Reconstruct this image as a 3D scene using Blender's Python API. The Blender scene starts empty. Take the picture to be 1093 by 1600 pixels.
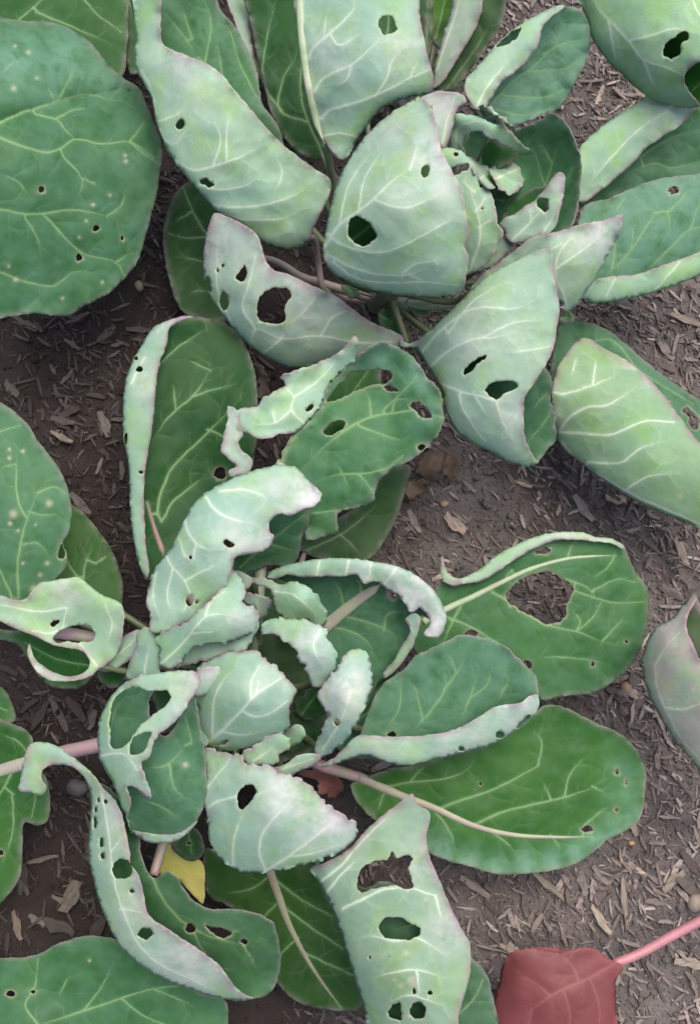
import bpy, bmesh, math, random
import numpy as np
from mathutils import Vector, geometry

# ------------------------------------------------------------------ camera, sky, sun, exposure
scene = bpy.context.scene
COL = scene.collection
rad = math.radians
CAM_H = 1.45
TILT = rad(12.0)
FPX = 1715.0                      # focal length in photograph pixels (photograph 1093 x 1600)
cam = bpy.data.cameras.new('camera')
cam.sensor_fit = 'VERTICAL'; cam.sensor_height = 24.0; cam.lens = FPX / 1600 * 24.0
cam.clip_start = 0.02; cam.clip_end = 500
cam.dof.use_dof = True; cam.dof.focus_distance = 1.27; cam.dof.aperture_fstop = 5.0
cam_o = bpy.data.objects.new('camera', cam); COL.objects.link(cam_o)
cam_o.location = (0, 0, CAM_H); cam_o.rotation_euler = (TILT, 0, 0)
scene.camera = cam_o

SUN_EL, SUN_AZ = rad(70), rad(35)             # azimuth clockwise from +Y
world = bpy.data.worlds.new('World'); scene.world = world; world.use_nodes = True
wn = world.node_tree.nodes; wl = world.node_tree.links
sky = wn.new('ShaderNodeTexSky'); sky.sky_type = 'NISHITA'; sky.sun_disc = False
sky.sun_elevation = SUN_EL; sky.sun_rotation = SUN_AZ
sky.air_density = 1.0; sky.dust_density = 6.0; sky.ozone_density = 0.6
wl.new(sky.outputs['Color'], wn['Background'].inputs['Color'])
wn['Background'].inputs['Strength'].default_value = 0.15
sun = bpy.data.lights.new('sun', 'SUN'); sun.energy = 1.0; sun.angle = rad(50); sun.color = (1, 0.97, 0.92)
sun_o = bpy.data.objects.new('sun', sun); COL.objects.link(sun_o)
sd = Vector((math.sin(SUN_AZ) * math.cos(SUN_EL), math.cos(SUN_AZ) * math.cos(SUN_EL), math.sin(SUN_EL)))
sun_o.rotation_euler = (-sd).to_track_quat('-Z', 'Y').to_euler(); sun_o.location = (0.5, 0.5, 3)
vs = scene.view_settings
vs.view_transform = 'Standard'; vs.look = 'None'; vs.gamma = 1.0; vs.exposure = 0.82
scene.cycles.max_bounces = 5; scene.cycles.transparent_max_bounces = 4

rng = np.random.default_rng(7)
random.seed(7)

# ------------------------------------------------------------------ maths helpers
CT, ST = math.cos(TILT), math.sin(TILT)
def world_pts(px, py, z):
    """photo pixel + height above the ground (m) -> world position"""
    x = (np.asarray(px, float) - 546.5) / FPX; y = (800.0 - np.asarray(py, float)) / FPX
    ry = y * CT + ST; rz = y * ST - CT
    t = (np.asarray(z, float) - CAM_H) / rz
    return np.stack([x * t, ry * t, CAM_H + rz * t], -1)
def W(px, py, z): return Vector(world_pts(px, py, z))

def parse(s):
    if not isinstance(s, str): return np.asarray(s, float)
    return np.array([[float(v) for v in p.split(',')] for p in s.split()], float)

_tab = rng.random((256, 256))
def vnoise(x, y, seed=0):
    x = np.asarray(x, float) + seed * 17.31; y = np.asarray(y, float) + seed * 9.77
    xi = np.floor(x).astype(int); yi = np.floor(y).astype(int); fx = x - xi; fy = y - yi
    fx = fx * fx * (3 - 2 * fx); fy = fy * fy * (3 - 2 * fy)
    g = lambda a, b: _tab[a & 255, b & 255]
    return ((g(xi, yi) * (1 - fx) + g(xi + 1, yi) * fx) * (1 - fy) + (g(xi, yi + 1) * (1 - fx) + g(xi + 1, yi + 1) * fx) * fy) * 2 - 1

def catmull(p, closed, step, dims=2):
    n = len(p); out = []
    if n < 3 and not closed:
        m = max(1, int(math.hypot(*(p[1][:2] - p[0][:2])) / step))
        return np.array([p[0] + (p[1] - p[0]) * k / m for k in range(m + 1)])
    rngk = range(n) if closed else range(n - 1)
    for i in rngk:
        p1, p2 = p[i], p[(i + 1) % n]
        p0 = p[i - 1] if (closed or i > 0) else 2 * p1 - p2
        p3 = p[(i + 2) % n] if (closed or i < n - 2) else 2 * p2 - p1
        L = math.hypot(*(p2[:2] - p1[:2])); m = max(1, int(L / step + .5))
        l01 = max(math.hypot(*(p1[:2] - p0[:2])), 1e-6); l23 = max(math.hypot(*(p3[:2] - p2[:2])), 1e-6)
        L = max(L, 1e-6)
        m1 = (p2 - p0) * L / (L + l01) * 1.0; m2 = (p3 - p1) * L / (L + l23) * 1.0
        for k in range(m):
            t = k / m; t2 = t * t; t3 = t2 * t
            out.append((2 * t3 - 3 * t2 + 1) * p1 + (t3 - 2 * t2 + t) * m1 + (-2 * t3 + 3 * t2) * p2 + (t3 - t2) * m2)
    if not closed: out.append(p[-1].copy())
    return np.array(out)

def seg_dist(P, A, B, want_t=False):
    """min distance of points P to segments A->B (chunked)"""
    D = np.full(len(P), 1e9); I = np.zeros(len(P), int); T = np.zeros(len(P))
    if len(A) == 0: return (D, I, T) if want_t else D
    d = B - A; L2 = np.maximum((d * d).sum(1), 1e-9)
    for s in range(0, len(P), 3000):
        q = P[s:s + 3000, None, :] - A[None]
        t = np.clip((q * d[None]).sum(2) / L2[None], 0, 1)
        r = q - t[..., None] * d[None]; dist = np.sqrt((r * r).sum(2))
        j = dist.argmin(1); k = np.arange(len(j))
        D[s:s + 3000] = dist[k, j]; I[s:s + 3000] = j; T[s:s + 3000] = t[k, j]
    return (D, I, T) if want_t else D

def poly_dist(P, poly, closed=False):
    if closed: return seg_dist(P, poly, np.roll(poly, -1, 0))
    return seg_dist(P, poly[:-1], poly[1:])

def inside(P, poly):
    x, y = P[:, 0], P[:, 1]; res = np.zeros(len(P), bool)
    xj, yj = poly[-1]
    for xi, yi in poly:
        if yi != yj:
            c = ((yi > y) != (yj > y)) & (x < (xj - xi) * (y - yi) / (yj - yi) + xi)
            res ^= c
        xj, yj = xi, yi
    return res

class TPS:
    def __init__(s, pts):
        s.p = np.asarray(pts, float); n = len(s.p); s.n = n
        if n < 3: s.c = s.p[:, 2].mean(); return
        xy = s.p[:, :2] / 100; s.xy = xy
        K = s.k(xy, xy) + np.eye(n) * 0.02
        A = np.zeros((n + 3, n + 3)); A[:n, :n] = K; A[:n, n] = 1; A[:n, n + 1:] = xy; A[n, :n] = 1; A[n + 1:, :n] = xy.T
        b = np.zeros(n + 3); b[:n] = s.p[:, 2]
        s.w = np.linalg.lstsq(A, b, rcond=None)[0]
    @staticmethod
    def k(a, b):
        r2 = ((a[:, None] - b[None]) ** 2).sum(2)
        return np.where(r2 > 1e-12, 0.5 * r2 * np.log(np.maximum(r2, 1e-12)), 0)
    def __call__(s, P):
        if s.n < 3: return np.full(len(P), s.c)
        q = np.asarray(P, float)[:, :2] / 100
        z = s.k(q, s.xy) @ s.w[:s.n] + s.w[s.n] + q @ s.w[s.n + 1:]
        return np.clip(z, s.p[:, 2].min() - 2, s.p[:, 2].max() + 2)

# ------------------------------------------------------------------ materials
def new_mat(name):
    m = bpy.data.materials.new(name); m.use_nodes = True
    nt = m.node_tree; nt.nodes.clear(); return m, nt
class NT:
    def __init__(s, nt): s.nt = nt
    def n(s, t, **kw):
        nd = s.nt.nodes.new(t)
        for k, v in kw.items():
            if k.startswith('i_'): 
                nd.inputs[k[2:].replace('_', ' ')].default_value = v
            else: setattr(nd, k, v)
        return nd
    def l(s, a, b): s.nt.links.new(a, b)
    def noise(s, co, scale, detail=3, rough=.55):
        n = s.n('ShaderNodeTexNoise'); n.inputs['Scale'].default_value = scale; n.inputs['Detail'].default_value = detail
        n.inputs['Roughness'].default_value = rough; s.l(co, n.inputs['Vector']); return n.outputs['Fac']
    def ramp(s, f, a, b):
        r = s.n('ShaderNodeMapRange'); r.interpolation_type = 'SMOOTHSTEP'
        r.inputs['From Min'].default_value = a; r.inputs['From Max'].default_value = b; s.l(f, r.inputs['Value']); return r.outputs['Result']
    def math(s, op, a, b=None):
        m = s.n('ShaderNodeMath', operation=op)
        for i, v in enumerate((a, b)):
            if v is None: continue
            if isinstance(v, (int, float)): m.inputs[i].default_value = v
            else: s.l(v, m.inputs[i])
        return m.outputs[0]
    def mix(s, f, a, b, mode='MIX'):
        m = s.n('ShaderNodeMix', data_type='RGBA', blend_type=mode)
        for v, i in ((f, m.inputs[0]), (a, m.inputs[6]), (b, m.inputs[7])):
            if isinstance(v, (int, float)): i.default_value = v
            elif isinstance(v, tuple): i.default_value = (*v, 1) if len(v) == 3 else v
            else: s.l(v, i)
        return m.outputs[2]

def leaf_material(name, side):
    m, nt = new_mat(name); N = NT(nt)
    tc = N.n('ShaderNodeTexCoord'); co = tc.outputs['Object']
    at = N.n('ShaderNodeAttribute', attribute_name='leafdata'); sp = N.n('ShaderNodeSeparateColor')
    N.l(at.outputs['Color'], sp.inputs[0])
    vein, edge, spot = sp.outputs[0], sp.outputs[1], sp.outputs[2]; blotch = at.outputs['Alpha']
    oi = N.n('ShaderNodeObjectInfo'); tint = oi.outputs['Color']; purple = oi.outputs['Alpha']
    n1 = N.noise(co, 14, 3); n2 = N.noise(co, 45, 4, .6); n3 = N.noise(co, 320, 2, .7)
    if side == 'T':
        c = N.mix(N.ramp(n1, .3, .7), (.022, .090, .020), (.038, .124, .031))
        c = N.mix(N.math('MULTIPLY', N.ramp(n2, .45, .72), .5), c, (.055, .138, .075))      # waxy bloom
        c = N.mix(1.0, c, tint, 'MULTIPLY')
        c = N.mix(N.math('MULTIPLY', blotch, N.ramp(n2, .10, .6)), c, (.125, .265, .180))
        c = N.mix(N.math('MULTIPLY', vein, .82), c, (.22, .37, .17))
        rim, rimf = (.26, .22, .22), .55
    else:
        c = N.mix(N.ramp(n1, .3, .7), (.275, .430, .335), (.330, .475, .350))
        c = N.mix(N.math('MULTIPLY', N.ramp(N.noise(co, 24, 3, .55), .46, .66), .75), c, (.275, .450, .215))       # yellow green where the bloom is rubbed off
        c = N.mix(1.0, c, N.mix(.6, (1, 1, 1), tint), 'MULTIPLY')
        c = N.mix(N.math('MULTIPLY', vein, .88), c, (.62, .73, .57))
        bl = N.math('MULTIPLY', blotch, N.ramp(N.noise(co, 40, 4, .65), .25, .65))
        c = N.mix(bl, c, (.64, .61, .63))
        rim, rimf = (.30, .19, .24), .8
    mo = N.math('MULTIPLY', N.math('SUBTRACT', N.noise(co, 110, 3, .65), .5), 1.5)
    c = N.mix(1.0, c, N.mix(N.math('ADD', mo, .5), (.88, .90, .88), (1.13, 1.10, 1.11)), 'MULTIPLY')
    pf = N.math('MULTIPLY', purple, N.ramp(n2, .2, .7))
    c = N.mix(pf, c, (.36, .25, .26) if side == 'U' else (.10, .07, .075))
    ef = N.math('MULTIPLY', edge, N.ramp(N.noise(co, 70, 2), .25, .6))
    c = N.mix(N.math('MULTIPLY', ef, rimf), c, rim)
    c = N.mix(N.math('MULTIPLY', spot, .65), c, (.47, .46, .31))
    # fine speckle
    c = N.mix(N.math('MULTIPLY', N.ramp(n3, .62, .8), .18), c, (.12, .16, .09))
    pb = N.n('ShaderNodeBsdfPrincipled'); N.l(c, pb.inputs['Base Color'])
    ro = N.n('ShaderNodeMapRange'); ro.inputs['To Min'].default_value = .38 if side == 'T' else .5; ro.inputs['To Max'].default_value = .62 if side == 'T' else .75
    N.l(n2, ro.inputs['Value']); N.l(ro.outputs[0], pb.inputs['Roughness'])
    pb.inputs['Specular IOR Level'].default_value = .17
    h = N.math('MULTIPLY', n2, .9); h = N.math('ADD', h, N.math('MULTIPLY', n3, .35))
    bp = N.n('ShaderNodeBump'); bp.inputs['Strength'].default_value = .5; bp.inputs['Distance'].default_value = .0016
    N.l(h, bp.inputs['Height']); N.l(bp.outputs[0], pb.inputs['Normal'])
    tr = N.n('ShaderNodeBsdfTranslucent'); N.l(N.mix(1.0, c, (1.0, 1.15, .55), 'MULTIPLY'), tr.inputs['Color'])
    ms = N.n('ShaderNodeMixShader'); ms.inputs[0].default_value = .26
    N.l(pb.outputs[0], ms.inputs[1]); N.l(tr.outputs[0], ms.inputs[2])
    out = N.n('ShaderNodeOutputMaterial'); N.l(ms.outputs[0], out.inputs[0])
    return m

def rib_material(name, ca, cb, sc=30):
    m, nt = new_mat(name); N = NT(nt)
    tc = N.n('ShaderNodeTexCoord'); co = tc.outputs['Object']
    oi = N.n('ShaderNodeObjectInfo')
    c = N.mix(N.ramp(N.noise(co, sc, 3), .35, .65), ca, cb)
    c = N.mix(1.0, c, oi.outputs['Color'], 'MULTIPLY')
    c = N.mix(N.math('MULTIPLY', N.ramp(N.noise(co, 400, 3), .5, .8), .3), c, (.10, .09, .07))
    pb = N.n('ShaderNodeBsdfPrincipled'); N.l(c, pb.inputs['Base Color']); pb.inputs['Roughness'].default_value = .5
    bp = N.n('ShaderNodeBump'); bp.inputs['Strength'].default_value = .3; bp.inputs['Distance'].default_value = .001
    N.l(N.noise(co, 250, 3), bp.inputs['Height']); N.l(bp.outputs[0], pb.inputs['Normal'])
    out = N.n('ShaderNodeOutputMaterial'); N.l(pb.outputs[0], out.inputs[0])
    return m

def coloured_leaf(name, ca, cb, veinc, trans=.15):
    m, nt = new_mat(name); N = NT(nt)
    tc = N.n('ShaderNodeTexCoord'); co = tc.outputs['Object']
    at = N.n('ShaderNodeAttribute', attribute_name='leafdata'); sp = N.n('ShaderNodeSeparateColor'); N.l(at.outputs['Color'], sp.inputs[0])
    c = N.mix(N.ramp(N.noise(co, 22, 4, .6), .3, .7), ca, cb)
    c = N.mix(N.math('MULTIPLY', sp.outputs[0], .6), c, veinc)
    c = N.mix(N.math('MULTIPLY', sp.outputs[1], .35), c, veinc)
    c = N.mix(N.math('MULTIPLY', N.ramp(N.noise(co, 260, 3, .7), .55, .8), .16), c, (.12, .07, .05))
    pb = N.n('ShaderNodeBsdfPrincipled'); N.l(c, pb.inputs['Base Color']); pb.inputs['Roughness'].default_value = .5; pb.inputs['Specular IOR Level'].default_value = .25
    bp = N.n('ShaderNodeBump'); bp.inputs['Strength'].default_value = .4; bp.inputs['Distance'].default_value = .0015
    N.l(N.noise(co, 70, 4), bp.inputs['Height']); N.l(bp.outputs[0], pb.inputs['Normal'])
    tr = N.n('ShaderNodeBsdfTranslucent'); N.l(c, tr.inputs['Color'])
    ms = N.n('ShaderNodeMixShader'); ms.inputs[0].default_value = trans
    N.l(pb.outputs[0], ms.inputs[1]); N.l(tr.outputs[0], ms.inputs[2])
    out = N.n('ShaderNodeOutputMaterial'); N.l(ms.outputs[0], out.inputs[0])
    return m

def chip_material(name, cols, darker=False, grain=(3.5, 22, 22)):
    m, nt = new_mat(name); N = NT(nt)
    tc = N.n('ShaderNodeTexCoord'); co = tc.outputs['Object']
    at = N.n('ShaderNodeAttribute', attribute_name='shade'); oi = N.n('ShaderNodeObjectInfo')
    rnd = N.math('FRACT', N.math('ADD', oi.outputs['Random'], at.outputs['Fac']))
    cr = N.n('ShaderNodeValToRGB'); cr.color_ramp.interpolation = 'LINEAR'
    els = cr.color_ramp.elements
    while len(els) < len(cols): els.new(.5)
    for i, c in enumerate(cols): els[i].position = i / (len(cols) - 1); els[i].color = (*c, 1)
    N.l(rnd, cr.inputs[0])
    mp = N.n('ShaderNodeMapping'); mp.inputs['Scale'].default_value = grain; N.l(co, mp.inputs[0])
    fib = N.noise(mp.outputs[0], 1, 4, .6)
    c = N.mix(N.math('MULTIPLY', N.ramp(fib, .4, .7), .6), cr.outputs[0], (.035, .025, .020))
    c = N.mix(1.0, c, oi.outputs['Color'], 'MULTIPLY')
    if darker:
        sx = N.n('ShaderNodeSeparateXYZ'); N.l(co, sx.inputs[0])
        dry = N.ramp(N.math('ADD', sx.outputs[0], N.math('MULTIPLY', N.noise(co, 6, 3), .25)), .0, .28)  # mix factor: darker mulch towards the left, paler towards the right
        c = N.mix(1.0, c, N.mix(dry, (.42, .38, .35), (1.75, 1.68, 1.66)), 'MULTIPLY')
    pb = N.n('ShaderNodeBsdfPrincipled'); N.l(c, pb.inputs['Base Color']); pb.inputs['Roughness'].default_value = .85
    bp = N.n('ShaderNodeBump'); bp.inputs['Strength'].default_value = .7; bp.inputs['Distance'].default_value = .001
    N.l(fib, bp.inputs['Height']); N.l(bp.outputs[0], pb.inputs['Normal'])
    out = N.n('ShaderNodeOutputMaterial'); N.l(pb.outputs[0], out.inputs[0])
    return m

def soil_material():
    m, nt = new_mat('bed_soil'); N = NT(nt)
    tc = N.n('ShaderNodeTexCoord'); co = tc.outputs['Object']
    n1 = N.noise(co, 9, 5, .6); n2 = N.noise(co, 60, 6, .7); n3 = N.noise(co, 420, 4, .7)
    sx = N.n('ShaderNodeSeparateXYZ'); N.l(co, sx.inputs[0])
    dry = N.ramp(N.math('ADD', sx.outputs[0], N.math('MULTIPLY', N.noise(co, 6, 3), .25)), .0, .28)  # mix factor: soil graded from darker on the left to paler on the right
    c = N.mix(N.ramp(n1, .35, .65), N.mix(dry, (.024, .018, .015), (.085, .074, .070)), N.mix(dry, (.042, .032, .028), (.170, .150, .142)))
    c = N.mix(N.ramp(n2, .4, .7), c, N.mix(dry, (.030, .023, .019), (.135, .118, .111)))
    c = N.mix(N.math('MULTIPLY', N.ramp(n3, .6, .75), .6), c, N.mix(dry, (.08, .065, .05), (.28, .25, .235)))
    c = N.mix(N.math('MULTIPLY', N.ramp(n3, .45, .3), .7), c, (.016, .012, .010))
    pb = N.n('ShaderNodeBsdfPrincipled'); N.l(c, pb.inputs['Base Color']); pb.inputs['Roughness'].default_value = .9
    pb.inputs['Specular IOR Level'].default_value = .25
    h = N.math('ADD', N.math('MULTIPLY', n2, 1.0), N.math('MULTIPLY', n3, .5))
    bp = N.n('ShaderNodeBump'); bp.inputs['Strength'].default_value = 1.0; bp.inputs['Distance'].default_value = .006
    N.l(h, bp.inputs['Height']); N.l(bp.outputs[0], pb.inputs['Normal'])
    out = N.n('ShaderNodeOutputMaterial'); N.l(pb.outputs[0], out.inputs[0])
    return m

M_T = leaf_material('leaf_upper_side', 'T'); M_U = leaf_material('leaf_waxy_underside', 'U')
M_RIB_T = rib_material('midrib_pale_green', (.25, .35, .20), (.29, .33, .23))
M_RIB_P = rib_material('midrib_mauve', (.25, .23, .20), (.28, .30, .21))
M_PET = rib_material('petiole_mauve', (.29, .19, .20), (.26, .23, .18))
M_PETG = rib_material('petiole_green', (.22, .31, .17), (.30, .30, .22))
M_PETD = rib_material('petiole_dark_green', (.085, .125, .055), (.12, .13, .075))
M_STEM = rib_material('stem_green', (.14, .17, .09), (.20, .19, .14))
M_RED = coloured_leaf('red_leaf', (.165, .046, .047), (.135, .038, .040), (.27, .10, .11))
M_REDP = rib_material('red_petiole', (.38, .16, .18), (.33, .145, .155))
M_YEL = coloured_leaf('yellow_leaf', (.44, .44, .09), (.50, .46, .13), (.52, .44, .2))
M_DRY = coloured_leaf('dry_brown_leaf', (.125, .085, .058), (.060, .040, .030), (.17, .125, .09), .05)
M_DRYRED = coloured_leaf('dry_reddish_leaf', (.26, .10, .075), (.18, .07, .055), (.33, .17, .14), .08)
CH = [(.036, .029, .026), (.060, .049, .044), (.125, .107, .098), (.075, .062, .056), (.19, .17, .157), (.050, .041, .037), (.10, .086, .080)]
M_CHIP = chip_material('wood_chip_brown', CH)
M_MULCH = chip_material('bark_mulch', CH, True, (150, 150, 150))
M_PALECHIP = chip_material('wood_chip_pale', [(.30, .245, .19), (.22, .185, .15), (.36, .30, .235)])
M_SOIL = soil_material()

# ------------------------------------------------------------------ objects and plants
def link(name, me, parent=None):
    o = bpy.data.objects.new(name, me); COL.objects.link(o)
    if parent: o.parent = parent
    return o

PLANTS = {}
def plant(key, label, stem, rads, name='cabbage_plant'):
    """stem: list of (px, py, z cm); the Empty stands at its base on the soil"""
    pts = [W(a, b, c / 100) for a, b, c in stem]
    e = link(name, None); e.location = pts[0]; e['label'] = label; e['category'] = 'plant'; e['group'] = 'leafy plants in the bed'
    PLANTS[key] = dict(o=e, org=pts[0], stem=pts)
    tube('stem', [p - pts[0] for p in pts], rads, M_STEM, e, sides=14, bump=.12)
    return e

def tube(name, pts, rads, mat, parent, sides=10, bump=.05, flat=1.0):
    P = np.array([list(p) for p in pts], float)
    R = np.interp(np.linspace(0, 1, max(8, len(P) * 5)), np.linspace(0, 1, len(rads)), rads)
    Q = []
    n = len(P)
    for t in np.linspace(0, n - 1, len(R)):                # Catmull-Rom
        i = min(int(t), n - 2); f = t - i
        p1, p2 = P[i], P[i + 1]; p0 = P[i - 1] if i > 0 else 2 * p1 - p2; p3 = P[i + 2] if i + 2 < n else 2 * p2 - p1
        Q.append(.5 * ((2 * p1) + (p2 - p0) * f + (2 * p0 - 5 * p1 + 4 * p2 - p3) * f * f + (3 * p1 - p0 - 3 * p2 + p3) * f ** 3))
    Q = np.array(Q); verts = []; faces = []
    up = np.array([0.13, 0.27, 0.95])
    for i in range(len(Q)):
        d = Q[min(i + 1, len(Q) - 1)] - Q[max(i - 1, 0)]; d /= np.linalg.norm(d) + 1e-9
        a = np.cross(d, up); a /= np.linalg.norm(a) + 1e-9; b = np.cross(a, d)
        for k in range(sides):
            an = 2 * math.pi * k / sides
            r = R[i] * (1 + bump * math.sin(i * 1.7 + k * 2.1))
            verts.append(Q[i] + a * math.cos(an) * r + b * math.sin(an) * r * flat)
    for i in range(len(Q) - 1):
        for k in range(sides):
            faces.append((i * sides + k, i * sides + (k + 1) % sides, (i + 1) * sides + (k + 1) % sides, (i + 1) * sides + k))
    faces.append(tuple(range(sides))[::-1]); faces.append(tuple((len(Q) - 1) * sides + k for k in range(sides)))
    me = bpy.data.meshes.new(name); me.from_pydata([tuple(v) for v in verts], [], faces)
    me.polygons.foreach_set('use_smooth', [True] * len(me.polygons)); me.materials.append(mat); me.update()
    return link(name, me, parent)

STEP = 5.0
def prof(t):
    t = np.clip(t, 0, 1); return np.sqrt(np.maximum(0, 1 - (1 - t) ** 2))

NLEAF = [0]
def leaf(pl, zs, patches, mid=None, pet=None, base=None, tint=(1, 1, 1, 0), label=None, mats=None, name='leaf',
         petmat=None, petr=None, stem_z=None, rough=.22, ribmat=None, thick=.0005, bloom=.0, ribtint=(1, 1, 1)):
    """One leaf: patches traced in photo pixels (upper side T / underside U), lifted to heights (cm) zs=[(x,y,z)..].
    A patch's f = [(fold polyline, height cm, width px)] rolls the blade up (+) or down (-) away from a fold line."""
    NLEAF[0] += 1; seed = NLEAF[0]
    org = PLANTS[pl]['org'] if isinstance(pl, str) else pl
    tps = TPS(zs)
    V, F, D = [], [], []
    zfun = []
    for ip, pa in enumerate(patches):
        side = pa.get('s', 'T'); jag = pa.get('jag', .9)
        folds = [(catmull(parse(a), False, 4), h, w) for a, h, w in pa.get('f', [])]
        def jit(c, amp, closed=True):
            n = np.stack([vnoise(c[:, 0] / 7, c[:, 1] / 7, 3) + .6 * vnoise(c[:, 0] / 3.1, c[:, 1] / 3.1, 5),
                          vnoise(c[:, 0] / 7, c[:, 1] / 7, 11) + .6 * vnoise(c[:, 0] / 3.1, c[:, 1] / 3.1, 13)], 1)
            if amp > 1.05: n = n + (amp - 1.0) / amp * 1.6 * np.stack([vnoise(c[:, 0] / 4.2, c[:, 1] / 4.2, 31), vnoise(c[:, 0] / 4.2, c[:, 1] / 4.2, 37)], 1)
            return c + n * amp
        out = jit(catmull(parse(pa['o']), True, 3.2), jag)
        holes = []
        for h in pa.get('h', []):
            hp = parse(h)
            if hp.shape[1] == 4 or len(hp) == 1:            # x,y,rx,ry
                x, y, rx, ry = hp[0]; k = 9
                hp = np.array([(x + rx * math.cos(2 * math.pi * i / k) * random.uniform(.8, 1.15), y + ry * math.sin(2 * math.pi * i / k) * random.uniform(.8, 1.15)) for i in range(k)])
            holes.append(jit(catmull(hp, True, 2.4), 1.5 if np.ptp(hp[:, 0]) > 14 else .8))
        veins = []
        for v in pa.get('v', []):
            wd = 2.3
            if isinstance(v, tuple): wd, v = v
            if side == 'U': wd *= 1.2
            vp = catmull(parse(v), False, 4.0)
            vp = vp + np.stack([vnoise(vp[:, 0] / 12, vp[:, 1] / 12, 21), vnoise(vp[:, 0] / 12, vp[:, 1] / 12, 22)], 1) * .7
            veins.append([vp, np.linspace(wd, max(.9, wd * .45), len(vp)), np.ones(len(vp)), wd])
        mids = [catmull(parse(m_[1]), False, 5) for m_ in (mid or []) if m_[0] == ip]
        for k, vn in enumerate(veins):                       # join loose ends to the nearest vein, let the others fade out
            oth = [v[0] for j, v in enumerate(veins) if j != k] + mids
            vp, vw, vf, wd = vn; n_ = len(vp); tt = np.linspace(0, 1, n_)
            js = False
            for end in (0, -1):
                e = vp[end]; best = None
                for q in oth:
                    d = np.hypot(*(q - e).T); j = d.argmin()
                    if best is None or d[j] < best[0]: best = (d[j], q[j])
                if best and best[0] < 3: near = True
                elif best and best[0] < (18 if end == 0 else 8) and n_ > 3:
                    m_ = max(1, int(best[0] / 4)); ln = np.array([e + (best[1] - e) * (i + 1) / m_ for i in range(m_)])
                    if end == 0: vp = np.concatenate([ln[::-1], vp]); vw = np.concatenate([np.full(m_, vw[0]), vw]); vf = np.concatenate([np.ones(m_), vf])
                    else: vp = np.concatenate([vp, ln]); vw = np.concatenate([vw, np.full(m_, vw[-1])]); vf = np.concatenate([vf, np.ones(m_)])
                    near = True
                else: near = False
                if not near:
                    ob = poly_dist(e[None], out, True)[0]
                    if ob > 14 and inside(e[None], out)[0]:
                        t2 = np.linspace(0, 1, len(vp)); g = np.clip((t2 if end == 0 else 1 - t2) / .35, 0, 1); vf = vf * g; vw = vw * (.4 + .6 * g)
            vn[0], vn[1], vn[2] = vp, vw, vf
        for m_ in mids: veins.append([m_, np.linspace(3.4, 1.6, len(m_)), np.linspace(1, .85, len(m_)), 2.0])
        rb = random.Random(seed * 7 + ip); kids = []
        srcs = [(v[0], v[1]) for v in veins if v[3] >= 2.3] + [(m_, np.full(len(m_), 3.0)) for m_ in mids]
        for vp, vw in srcs:
            if len(vp) < 6: continue
            L_ = np.concatenate([[0], np.cumsum(np.hypot(*np.diff(vp, axis=0).T))]); s_ = rb.uniform(8, 22); sd_ = rb.choice((-1, 1))
            while s_ < L_[-1] - 4:
                i = int(np.searchsorted(L_, s_)); i = min(max(i, 1), len(vp) - 2)
                tg = vp[i + 1] - vp[i - 1]; an = math.atan2(tg[1], tg[0]) + sd_ * rb.uniform(.75, 1.25)
                ln = rb.uniform(16, 46); cv = rb.uniform(-.9, .9) - sd_ * .4; p_ = vp[i].copy(); pl_ = [p_.copy()]
                for _ in range(int(ln / 4)):
                    an += cv * .07 + rb.uniform(-.06, .06); p_ = p_ + 4 * np.array([math.cos(an), math.sin(an)]); pl_.append(p_.copy())
                pl_ = np.array(pl_)
                if len(pl_) > 3: kids.append([pl_, np.linspace(1.35, .8, len(pl_)), np.linspace(.36, .04, len(pl_)) , 1.3])
                if len(pl_) > 7 and rb.random() < .6:
                    j = len(pl_) // 2; a2 = an + rb.choice((-1, 1)) * 1.0; p_ = pl_[j].copy(); p2 = [p_.copy()]
                    for _ in range(rb.randint(4, 7)): p_ = p_ + 4 * np.array([math.cos(a2), math.sin(a2)]); a2 += rb.uniform(-.2, .2); p2.append(p_.copy())
                    kids.append([np.array(p2), np.linspace(1.1, .8, len(p2)), np.linspace(.28, .04, len(p2)), 1.1])
                sd_ = -sd_; s_ += rb.uniform(18, 38)
        main_veins = veins; veins = veins + kids
        spots = [tuple(parse(s)[0]) for s in pa.get('sp', [])]
        # points
        mn, mx = out.min(0), out.max(0)
        gx = np.arange(mn[0], mx[0], STEP); gy = np.arange(mn[1], mx[1], STEP * .866)
        X, Y = np.meshgrid(gx, gy); X[1::2] += STEP / 2
        G = np.stack([X.ravel(), Y.ravel()], 1); G += rng.uniform(-.8, .8, G.shape)
        extra = []
        for vp, vw, vf, _w in veins:
            tg = np.gradient(vp, axis=0); tg /= np.linalg.norm(tg, axis=1)[:, None] + 1e-9; nn = np.stack([-tg[:, 1], tg[:, 0]], 1)
            extra += [vp, vp + nn * vw[:, None], vp - nn * vw[:, None]]
        for s in spots:
            r = s[2]; extra.append(np.array([[s[0], s[1]]] + [[s[0] + r * k * math.cos(a), s[1] + r * k * math.sin(a)] for k in (.6, 1.1) for a in np.linspace(0, 5.5, 8)]))
        if extra:
            E = np.concatenate(extra); 
            cell = set(); 
            for ex, ey in np.round(E / 2.6).astype(int).tolist(): cell.add((ex, ey))
            keep = np.array([(a_, b_) not in cell for a_, b_ in np.round(G / 2.6).astype(int).tolist()], bool)
            G = np.concatenate([G[keep], E])
        loops = [out] + holes
        ok = inside(G, out)
        for h in holes: ok &= ~inside(G, h)
        for lp in loops: ok &= poly_dist(G, lp, True) > 1.6
        G = G[ok]
        allp = [G]; edges = []; n0 = len(G)
        for lp in loops:
            k = len(lp); edges += [(n0 + i, n0 + (i + 1) % k) for i in range(k)]; allp.append(lp); n0 += k
        P = np.concatenate(allp)
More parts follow.
